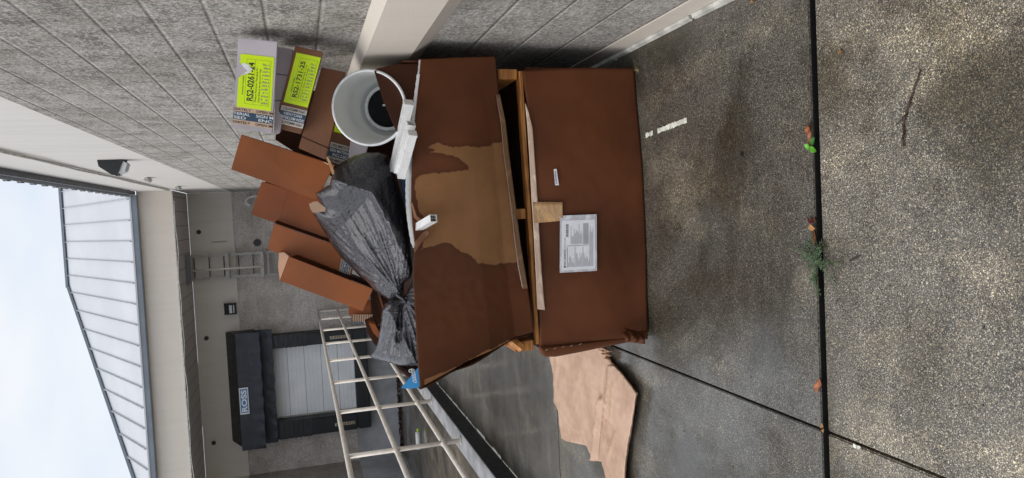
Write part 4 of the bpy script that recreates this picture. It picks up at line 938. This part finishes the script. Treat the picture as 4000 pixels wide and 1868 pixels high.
# ---- rubbish bags
def pillow(name, pts, Y, front, backd, D, slope, gather, mat, parent, h=.0052, pleat=(40, .006), zc=1.2, seed=0, folds=(), ridge=None):
    P3 = [aY(x, y, Y) for x, y in pts]; poly = [(p.x, p.z) for p in P3]
    B = []; n = len(poly)
    for i in range(n):
        a, b = Vector(poly[i]), Vector(poly[(i+1) % n]); k = max(1, int((b-a).length/h))
        for j in range(k): B.append(a.lerp(b, j/k))
    pts2 = list(B); xs = [p[0] for p in poly]; zs = [p[1] for p in poly]
    r = 0; z = min(zs)
    while z < max(zs):
        x = min(xs)+(h/2 if r % 2 else 0)
        while x < max(xs):
            if inpoly(x, z, poly) and dist(x, z, poly) > h*.55: pts2.append(Vector((x, z)))
            x += h
        z += h*.87; r += 1
    nb = len(B)
    v2, _, f2_, _, _, _ = delaunay_2d_cdt(pts2, [(i, (i+1) % nb) for i in range(nb)], [], 1, 1e-7)
    bp = [tuple(p) for p in B]; V = []; Bk = []; edge = []
    gx, gz = gather
    for p in v2:
        d = dist(p[0], p[1], poly); q = min(1, d/D); bul = math.sqrt(max(0, 1-(1-q)**2))
        a = math.atan2(p[1]-gz, p[0]-gx); rr = math.hypot(p[0]-gx, p[1]-gz)
        pv = Vector((p[0]*5+seed, p[1]*5, seed))
        nn = noise.noise(pv); fade = min(1, rr/.08)*math.exp(-rr/.55)+.15
        rg = lambda A_, R_, o_: 1-min(1, abs(noise.noise(Vector((a*A_, rr*R_+o_, seed*3.1+o_))))*3.2)
        wr = fade*(pleat[1]*2.2*rg(pleat[0]*.10, 1.6, 0)+pleat[1]*1.5*rg(pleat[0]*.26, 4, 5)+pleat[1]*.7*rg(pleat[0]*.6, 9, 9))
        qv = Vector((p[0]*17+noise.noise(pv*2)*2, p[1]*17, seed*2)); qv2 = Vector((p[0]*42, p[1]*42+noise.noise(pv*4)*2, seed))
        wr += .0016*(1-min(1, abs(noise.noise(qv))*3))+.0012*(1-min(1, abs(noise.noise(qv2))*2.6))
        wr += .010*nn+.004*noise.noise(pv*3.1)
        for (fx0, fz0, fx1, fz1, w_, amp) in folds:
            dd = dist(p[0], p[1], [(fx0, fz0), (fx1, fz1)]); wr += amp*math.exp(-(dd/w_)**2)
        e = min(1, d/.012)
        y0 = Y+slope*(p[1]-zc)
        if ridge:
            sg_ = min(((p[0]-ax_)*nx_+(p[1]-az_)*nz_) for ax_, az_, nx_, nz_ in ridge)
            y0 = Y+(slope*sg_ if sg_ > 0 else -.62*sg_)
        V.append(Vector((p[0], y0-front*bul-wr*e, p[1]))); Bk.append(Vector((p[0], y0+backd*bul+.004*e+.0008, p[1]))); edge.append(d < 1e-4)
    n = len(V); idx = list(range(n)); Vall = list(V); mp_ = {}
    for i in range(n):
        if edge[i]: mp_[i] = i
        else: mp_[i] = len(Vall); Vall.append(Bk[i])
    Fs = [tuple(f) for f in f2_]+[tuple(mp_[i] for i in reversed(f)) for f in f2_]
    Fs = [f for f in Fs if len(set(f)) == len(f)]
    # keep the silhouette: sight-line scaling for the changed depth
    out = [Vector((CAM.x+(p.x-CAM.x)*p.y/Y, p.y, CAM.z+(p.z-CAM.z)*p.y/Y)) for p in Vall]
    return mesh(name, out, Fs, mat, parent, smooth=True)
b1 = thing('rubbish_bag', 'big wet black rubbish bag sprawled across the middle of the open carton', 'bag', 'wet black rubbish bags in the open carton', loc=(.1, 3.1, 1.2))
big = [(1390, 606), (1430, 596), (1480, 594), (1515, 606), (1535, 650), (1552, 700), (1566, 745), (1580, 790), (1592, 850), (1600, 900), (1604, 960), (1608, 1010), (1612, 1050), (1606, 1085), (1580, 1105), (1578, 1140), (1566, 1172), (1548, 1168), (1520, 1172), (1496, 1158), (1470, 1140), (1440, 1110), (1405, 1080), (1372, 1045), (1335, 1010), (1300, 965), (1270, 910), (1240, 865), (1220, 830), (1232, 812), (1262, 818), (1250, 790), (1236, 765), (1234, 754), (1262, 736), (1288, 722), (1292, 700), (1302, 672), (1320, 645), (1352, 624)]
gp_ = aY(1568, 1160, 3.05)
A1, A2 = aY(1310, 720, 3.05), aY(1590, 1020, 3.05); A3 = aY(1470, 800, 3.05)
def rline(a, b, pos, Y):
    a, b, c = aY(*a, Y), aY(*b, Y), aY(*pos, Y); d = Vector((b.x-a.x, b.z-a.z)).normalized(); n_ = Vector((-d.y, d.x))
    if n_.dot(Vector((c.x-a.x, c.z-a.z))) < 0: n_ = -n_
    return (a.x, a.z, n_.x, n_.y)
pillow('bag_body', big, 3.04, .07, .08, .07, 1.15, (gp_.x, gp_.z), M['bag'], b1, pleat=(60, .0045), zc=1.25, seed=2, ridge=[rline((1290, 700), (1450, 755), (1350, 900), 3.08), rline((1450, 755), (1598, 1050), (1350, 900), 3.08)],
       folds=((aY(1420, 700, 3.1).x, aY(1420, 700, 3.1).z, aY(1600, 1000, 3.1).x, aY(1600, 1000, 3.1).z, .02, .02), (aY(1330, 850, 3.1).x, aY(1330, 850, 3.1).z, gp_.x, gp_.z, .025, .014)))
nk = aY(1576, 1168, 3.0)
MB().tube([aY(1548, 1150, 3.0), nk, aY(1590, 1190, 3.02)], .007, 10, r2=.010).build('gathered_neck', M['bag'], b1, smooth=True)
b2 = thing('rubbish_bag', 'smaller wet black rubbish bag slumped at the left end of the open carton', 'bag', 'wet black rubbish bags in the open carton', loc=(-.4, 3.05, 1.1))
sml = [(1566, 1168), (1545, 1172), (1520, 1172), (1505, 1180), (1492, 1210), (1490, 1240), (1486, 1275), (1480, 1310), (1474, 1345), (1462, 1370), (1445, 1392), (1462, 1402), (1500, 1412), (1530, 1420), (1560, 1428), (1600, 1433), (1640, 1434), (1650, 1380), (1650, 1250), (1650, 1120), (1640, 1060), (1622, 1080), (1600, 1120), (1585, 1150)]
g2 = aY(1580, 1160, 3.0)
pillow('bag_body', sml, 3.09, .07, .07, .07, 1.0, (g2.x, g2.z), M['bag'], b2, pleat=(44, .0055), zc=1.1, seed=5,
       folds=((aY(1530, 1230, 3).x, aY(1530, 1230, 3).z, aY(1620, 1400, 3).x, aY(1620, 1400, 3).z, .012, .014), (aY(1580, 1200, 3).x, aY(1580, 1200, 3).z, aY(1570, 1340, 3).x, aY(1570, 1340, 3).z, .012, -.02)))

# ---- flattened cardboard on the walkway
fc = thing('flattened_cardboard', 'flattened wet tan cardboard lying on the walkway left of the big cartons', 'cardboard', loc=(-1.1, 3.6, 0))
def flat(name, px, z, mat, th=.006, h=.012, amp=.006, ridges=()):
    poly = [(aZ(x, y, z).x, aZ(x, y, z).y) for x, y in px]; B = []; n = len(poly)
    for i in range(n):
        a, b = Vector(poly[i]), Vector(poly[(i+1) % n]); k = max(1, int((b-a).length/h))
        for j in range(k): B.append(a.lerp(b, j/k))
    P = list(B); xs = [p[0] for p in poly]; ys_ = [p[1] for p in poly]; y = min(ys_)
    while y < max(ys_):
        x = min(xs)
        while x < max(xs):
            if inpoly(x, y, poly) and dist(x, y, poly) > h*.5: P.append(Vector((x+random.uniform(-.002, .002), y+random.uniform(-.002, .002))))
            x += h
        y += h
    nb = len(B); v2, _, ff, _, _, _ = delaunay_2d_cdt(P, [(i, (i+1) % nb) for i in range(nb)], [], 1, 1e-7)
    V = []
    for p in v2:
        d = dist(p[0], p[1], poly)
        zz = z+amp*(.5+.5*noise.noise(Vector((p[0]*6, p[1]*6, z*50))))+.003*noise.noise(Vector((p[0]*30, p[1]*30, 1)))+.0010*(1-abs(noise.noise(Vector((p[0]*9+p[1]*9, (p[0]-p[1])*34, 2)))*4))
        for (x0, y0, x1, y1, w_, a_) in ridges: zz += a_*math.exp(-(dist(p[0], p[1], [(x0, y0), (x1, y1)])/w_)**2)
        V.append((p[0], p[1], zz))
    o = mesh(name, V, [tuple(f) for f in ff], mat, fc, smooth=True); md = o.modifiers.new('t', 'SOLIDIFY'); md.thickness = th; md.offset = -1
    return o
def G2(x, y, z=.01): p = aZ(x, y, z); return (p.x, p.y)
flat('lower_ply', [(2146, 1380), (2160, 1440), (2174, 1520), (2183, 1600), (2190, 1660), (2197, 1712), (2222, 1724), (2250, 1731), (2272, 1734), (2310, 1745), (2370, 1690), (2300, 1340), (2180, 1340)], .010, M['card_pink'], ridges=[(*G2(2200, 1600), *G2(2215, 1720), .008, .012), (*G2(2235, 1640), *G2(2270, 1730), .008, .010)])
flat('upper_ply', [(2180, 1340), (2176, 1420), (2168, 1500), (2166, 1560), (2180, 1600), (2215, 1655), (2265, 1695), (2292, 1735), (2315, 1775), (2334, 1800), (2352, 1803), (2362, 1835), (2375, 1900), (2380, 1960), (2438, 1960), (2442, 1868), (2450, 1780), (2456, 1738), (2466, 1690), (2480, 1600), (2486, 1555), (2491, 1537), (2460, 1495), (2425, 1450), (2400, 1425), (2378, 1402), (2360, 1380), (2340, 1345), (2300, 1335)],
     .022, M['card_pink'], amp=.010, ridges=[(*G2(2372, 1440), *G2(2362, 1570), .010, -.008), (*G2(2362, 1560), *G2(2338, 1795), .016, .034), (*G2(2400, 1480), *G2(2385, 1690), .008, .011), (*G2(2415, 1500), *G2(2410, 1640), .007, .010), (*G2(2430, 1690), *G2(2400, 1760), .008, .010), (*G2(2395, 1600), *G2(2412, 1720), .006, .009), (*G2(2170, 1560), *G2(2320, 1770), .012, .006), (*G2(2190, 1350), *G2(2172, 1520), .010, .010)])
flat('folded_ply', [(2374, 1425), (2368, 1500), (2362, 1560), (2352, 1660), (2344, 1740), (2338, 1800), (2352, 1803), (2362, 1835), (2375, 1900), (2380, 1960), (2434, 1960), (2438, 1868), (2446, 1780), (2452, 1738), (2462, 1690), (2476, 1600), (2482, 1555), (2487, 1537), (2457, 1495), (2423, 1452), (2400, 1430)], .043, M['card_pink'], th=.005, amp=.006,
     ridges=[(*G2(2400, 1480), *G2(2385, 1690), .006, .014), (*G2(2418, 1500), *G2(2410, 1640), .006, .012), (*G2(2430, 1690), *G2(2400, 1780), .007, .012), (*G2(2388, 1560), *G2(2405, 1740), .005, .012), (*G2(2362, 1560), *G2(2338, 1795), .012, .012)])
for k in range(3):
    a, b = G2(2345+k*9, 1345+k*6, .02), G2(2388+k*6, 1408-k*16, .02)
    sheet('crushed_corner', [[Vector((a[0]+(b[0]-a[0])*i/14, a[1]+(b[1]-a[1])*i/14+.012*k, .02+.022*j/3+.012*math.sin(i*1.7+k)*(j/3))) for i in range(15)] for j in range(4)], M['card_pink'], fc, .004)

# ---- things on the ground
def leaf(px, z, lab, mat, parent=None, name='fallen_leaf', group='fallen leaves in the slab joint', curl=.012):
    P = [aZ(x, y, z) for x, y in px]; c = sum(P, Vector())/len(P); n = len(P)
    V = [p+Vector((0, 0, curl*(.3+.7*abs(math.sin(i*1.3))))) for i, p in enumerate(P)]+[c+Vector((0, 0, .001))]
    mid = [(V[i]+V[n])*.5+Vector((0, 0, -.001)) for i in range(n)]
    Vv = V+mid; fcs = [(i, (i+1) % n, n+1+(i+1) % n, n+1+i) for i in range(n)]+[(n+1+i, n+1+(i+1) % n, n) for i in range(n)]
    o = mesh(name, Vv, fcs, mat, parent, smooth=True); md = o.modifiers.new('t', 'SOLIDIFY'); md.thickness = .0007
    if lab: tag(o, lab, 'leaf', group)
    return o
leaf([(3158, 490), (3165, 488), (3172, 500), (3174, 518), (3163, 524), (3152, 521), (3156, 505)], .002, 'curled orange leaf in the joint just above the bright green seedling', M['leaf'])
leaf([(3171, 476), (3178, 470), (3178, 510), (3180, 555), (3172, 570), (3162, 560), (3166, 530)], -.004, 'long narrow rusty leaf lying deep in the joint beside the seedling', M['leaf'])
leaf([(3158, 856), (3164, 848), (3184, 867), (3181, 873), (3170, 871)], .004, 'dark maroon leaf tip leaning out of the joint', plain('maroon_leaf', (.14, .02, .03), .4))
leaf([(3166, 876), (3176, 872), (3185, 886), (3194, 893), (3186, 900), (3178, 902), (3168, 892)], .004, 'broad tan leaf next to the maroon leaf in the joint', M['leaf2'])
leaf([(3182, 852), (3193, 850), (3194, 866), (3184, 866)], -.003, 'small brown leaf wedged deep in the joint beside the maroon leaf', M['leaf'])
leaf([(3178, 900), (3192, 898), (3195, 930), (3196, 945), (3188, 957), (3180, 945)], -.002, 'rusty curled leaf in the joint just above the straggly weed', M['leaf'])
leaf([(3186, 1522), (3190, 1505), (3198, 1489), (3210, 1475), (3216, 1484), (3215, 1504), (3207, 1524), (3197, 1537)], .003, 'orange oval leaf lying alone across the joint left of the weed', M['leaf'])
leaf([(3210, 1655), (3222, 1650), (3224, 1668), (3214, 1672)], .003, 'small pale brown leaf where the two joints cross', M['leaf2'])
leaf([(3222, 1672), (3228, 1676), (3224, 1690), (3216, 1680)], .003, 'tiny tan leaf fragment beside the leaf where the two joints cross', M['leaf2'])
leaf([(3281, 198), (3292, 194), (3298, 202), (3290, 209), (3282, 206)], .001, 'tiny orange leaf alone on the near slab', M['leaf2'], group='stray leaves on the slabs')
leaf([(2938, 0), (2948, 0), (2950, 10), (2940, 14)], .001, 'tiny orange leaf on the far slab at the right edge', M['leaf2'], group='stray leaves on the slabs')
# seedling
sd_ = thing('seedling', 'bright green seedling with three toothed leaves growing from the joint', 'plant', loc=tuple(aZ(3165, 580, 0)))
def gleaf(c0, c1, w, z, mat, parent, nm='leaf'):
    a, b = aZ(*c0, z), aZ(*c1, z+.006); d = b-a; s = Vector((-d.y, d.x, 0)).normalized()*w; V, L, Rr = [], [], []
    for i in range(9):
        u = i/8; ww = math.sin(math.pi*min(1, u*.9+.08))**.7*(1+(.14 if i % 2 else -.06)); L.append(a+d*u+s*ww+Vector((0, 0, .003))); Rr.append(a+d*u-s*ww+Vector((0, 0, .003))); V.append(a+d*u)
    VV = L+V+Rr; fcs = [(i, i+1, 10+i, 9+i) for i in range(8)]+[(9+i, 10+i, 19+i, 18+i) for i in range(8)]
    return mesh(nm, VV, fcs, mat, parent, smooth=True)
gleaf((3162, 578), (3190, 592), .0085, .006, M['green'], sd_); gleaf((3163, 580), (3146, 564), .0075, .010, M['green'], sd_); gleaf((3168, 566), (3184, 538), .009, .004, plain('darker_leaf', (.04, .16, .03), .4, .3, 60), sd_)
MB().tube([aZ(3168, 570, -.03), aZ(3164, 579, .006), aZ(3158, 586, .008)], .0011, 6).build('stem', M['green'], sd_)
# straggly weed
wd = thing('weed', 'straggly creeping weed with tiny grey green leaves spreading from the joint', 'plant', loc=tuple(aZ(3190, 1000, 0)))
st_, fo = MB(), MB(); rs = random.Random(6)
br = [((3188, 1010), (3150, 985), (3114, 968)), ((3188, 1010), (3165, 1000), (3140, 1008)), ((3190, 1012), (3175, 1030), (3165, 1036)), ((3192, 1005), (3178, 960), (3174, 925)), ((3190, 1005), (3200, 970), (3210, 945)), ((3192, 1015), (3235, 1030), (3285, 1026)), ((3195, 1020), (3228, 1060), (3264, 1104)), ((3186, 1080), (3188, 1110), (3198, 1150)), ((3190, 1015), (3186, 1060), (3190, 1110)), ((3188, 1005), (3162, 975), (3152, 945)), ((3190, 1060), (3178, 1085), (3176, 1095)), ((3192, 1000), (3205, 985), (3222, 960)), ((3190, 1010), (3212, 1025), (3222, 1045))]
for q in br:
    pts = [aZ(*p, .004+.018*(1-abs(i-.7)/1.4)) for i, p in enumerate(q)]; pl = lerp_poly(pts, 14); st_.tube(pl, .0009, 5)
    for i, p in enumerate(pl):
        for k in range(9):
            c = p+Vector((rs.gauss(0, .005), rs.gauss(0, .005), rs.uniform(-.002, .008))); r = rs.uniform(.0018, .0036); a = rs.uniform(0, 6.28)
            e1 = Vector((math.cos(a), math.sin(a), rs.uniform(-.5, .5)))*r; e2 = Vector((-math.sin(a), math.cos(a), rs.uniform(-.5, .5)))*r*.6
            c.z = max(.002, c.z) if abs(c.y-1.79) > .012 else c.z
            fo.add([c-e1, c-e2*.9, c+e1, c+e2*.9], [(0, 1, 2, 3)])
st_.build('stem', M['stem'], wd); fo.build('foliage', M['weed'], wd)
# twig
tw = MB()
def tz(pts, r, r2): tw.tube([aZ(x, y, r+.002+.004*math.sin(i*2)) for i, (x, y) in enumerate(pts)], r, 7, r2=r2)
tz([(3596, 272), (3588, 300), (3575, 335), (3563, 375), (3553, 400), (3546, 425), (3540, 448)], .0022, .0030); tz([(3540, 448), (3533, 456), (3530, 485), (3531, 520), (3527, 545), (3526, 572)], .0032, .0034); tz([(3538, 452), (3520, 468), (3502, 488)], .0024, .0013)
o = tw.build('twig', M['twig']); tag(o, 'thin forked wet brown twig lying on the near slab', 'twig')
tw = MB(); tz([(3322, 1018), (3340, 1008), (3360, 998)], .0032, .0016); o = tw.build('twig', M['twig']); tag(o, 'short dark twig stub lying beside the weed', 'twig')
# grass tuft at the carton's right foot
gt = MB(); rs = random.Random(1); c = aZ(2494, 275, 0)
for i in range(26):
    a = rs.uniform(0, 6.28); l = rs.uniform(.008, .02); d = Vector((math.cos(a)*l, math.sin(a)*l, rs.uniform(.004, .02))); s = Vector((-math.sin(a), math.cos(a), 0))*.0012; p = c+Vector((rs.gauss(0, .006), rs.gauss(0, .006), .001)); gt.add([p-s, p+s, p+d], [(0, 1, 2)])
o = gt.build('grass_tuft', plain('dry_grass', (.32, .26, .13), .6)); tag(o, 'tiny dry grass tuft at the right foot of the lower carton', 'plant')
gr_ = MB(); rs = random.Random(21)
for i in range(170):
    x, y = rs.uniform(-2.0, .66), rs.uniform(.9, 6.5)
    if -.7 < x < .68 and 2.85 < y < 4.1: continue
    q = rs.uniform(.0015, .005); a = rs.uniform(0, 3.14); e1 = Vector((math.cos(a), math.sin(a), 0))*q; e2 = Vector((-math.sin(a), math.cos(a), 0))*q*rs.uniform(.3, .8); c = Vector((x, y, .0005))
    gr_.add([c-e1, c-e2, c+e1, c+e2, c+Vector((0, 0, q*.7))], [(0, 1, 4), (1, 2, 4), (2, 3, 4), (3, 0, 4)])
o = gr_.build('grit', M['twig']); tag(o, 'scattered dark grit and leaf crumbs over the walkway slabs', 'grit', kind='stuff')
# worn white paint dash
pd = MB(); rs = random.Random(12)
a, b = aZ(2522, 530, .003), aZ(2682, 470, .003); n = 16
for i in range(n):
    if i in (3, 4): continue
    u0, u1 = i/n, (i+1.05)/n; p, q = a.lerp(b, u0), a.lerp(b, u1); d = (b-a).normalized(); s = Vector((-d.y, d.x, 0)); w0, w1 = rs.uniform(.008, .013), rs.uniform(.008, .014)
    V = [p+s*w0, q+s*w1, q-s*w0*rs.uniform(.7, 1), p-s*w1]; pd.add(V, [(0, 1, 2, 3)])
o = pd.build('paint_marking', M['seal']); tag(o, kind='structure')
for (x, y, r, lab) in ((2900, 602, .0045, 'small dark bolt hole plug in the far slab'),):
    mb = MB(); p = aZ(x, y, 0); mb.tube([p+Vector((0, 0, .0002)), p+Vector((0, 0, .002))], r*2, 12); o = mb.build('bolt_plug', M['gap']); tag(o, lab, 'plug')
for px in ([(3335, 1732), (3345, 1738), (3352, 1750), (3342, 1752), (3333, 1745)], [(3344, 1740), (3360, 1742), (3364, 1750), (3352, 1756)]):
    P = [aZ(x, y, .003) for x, y in px]; o = MB().prism(P, (0, 0, .002)).build('mortar_crumb', M['seal'])
    tag(o, 'larger pale chip of mortar at the edge of the long joint' if px[0][0] == 3335 else 'smaller pale chip touching the larger one by the long joint', 'chip', 'pale mortar chips by the joint')
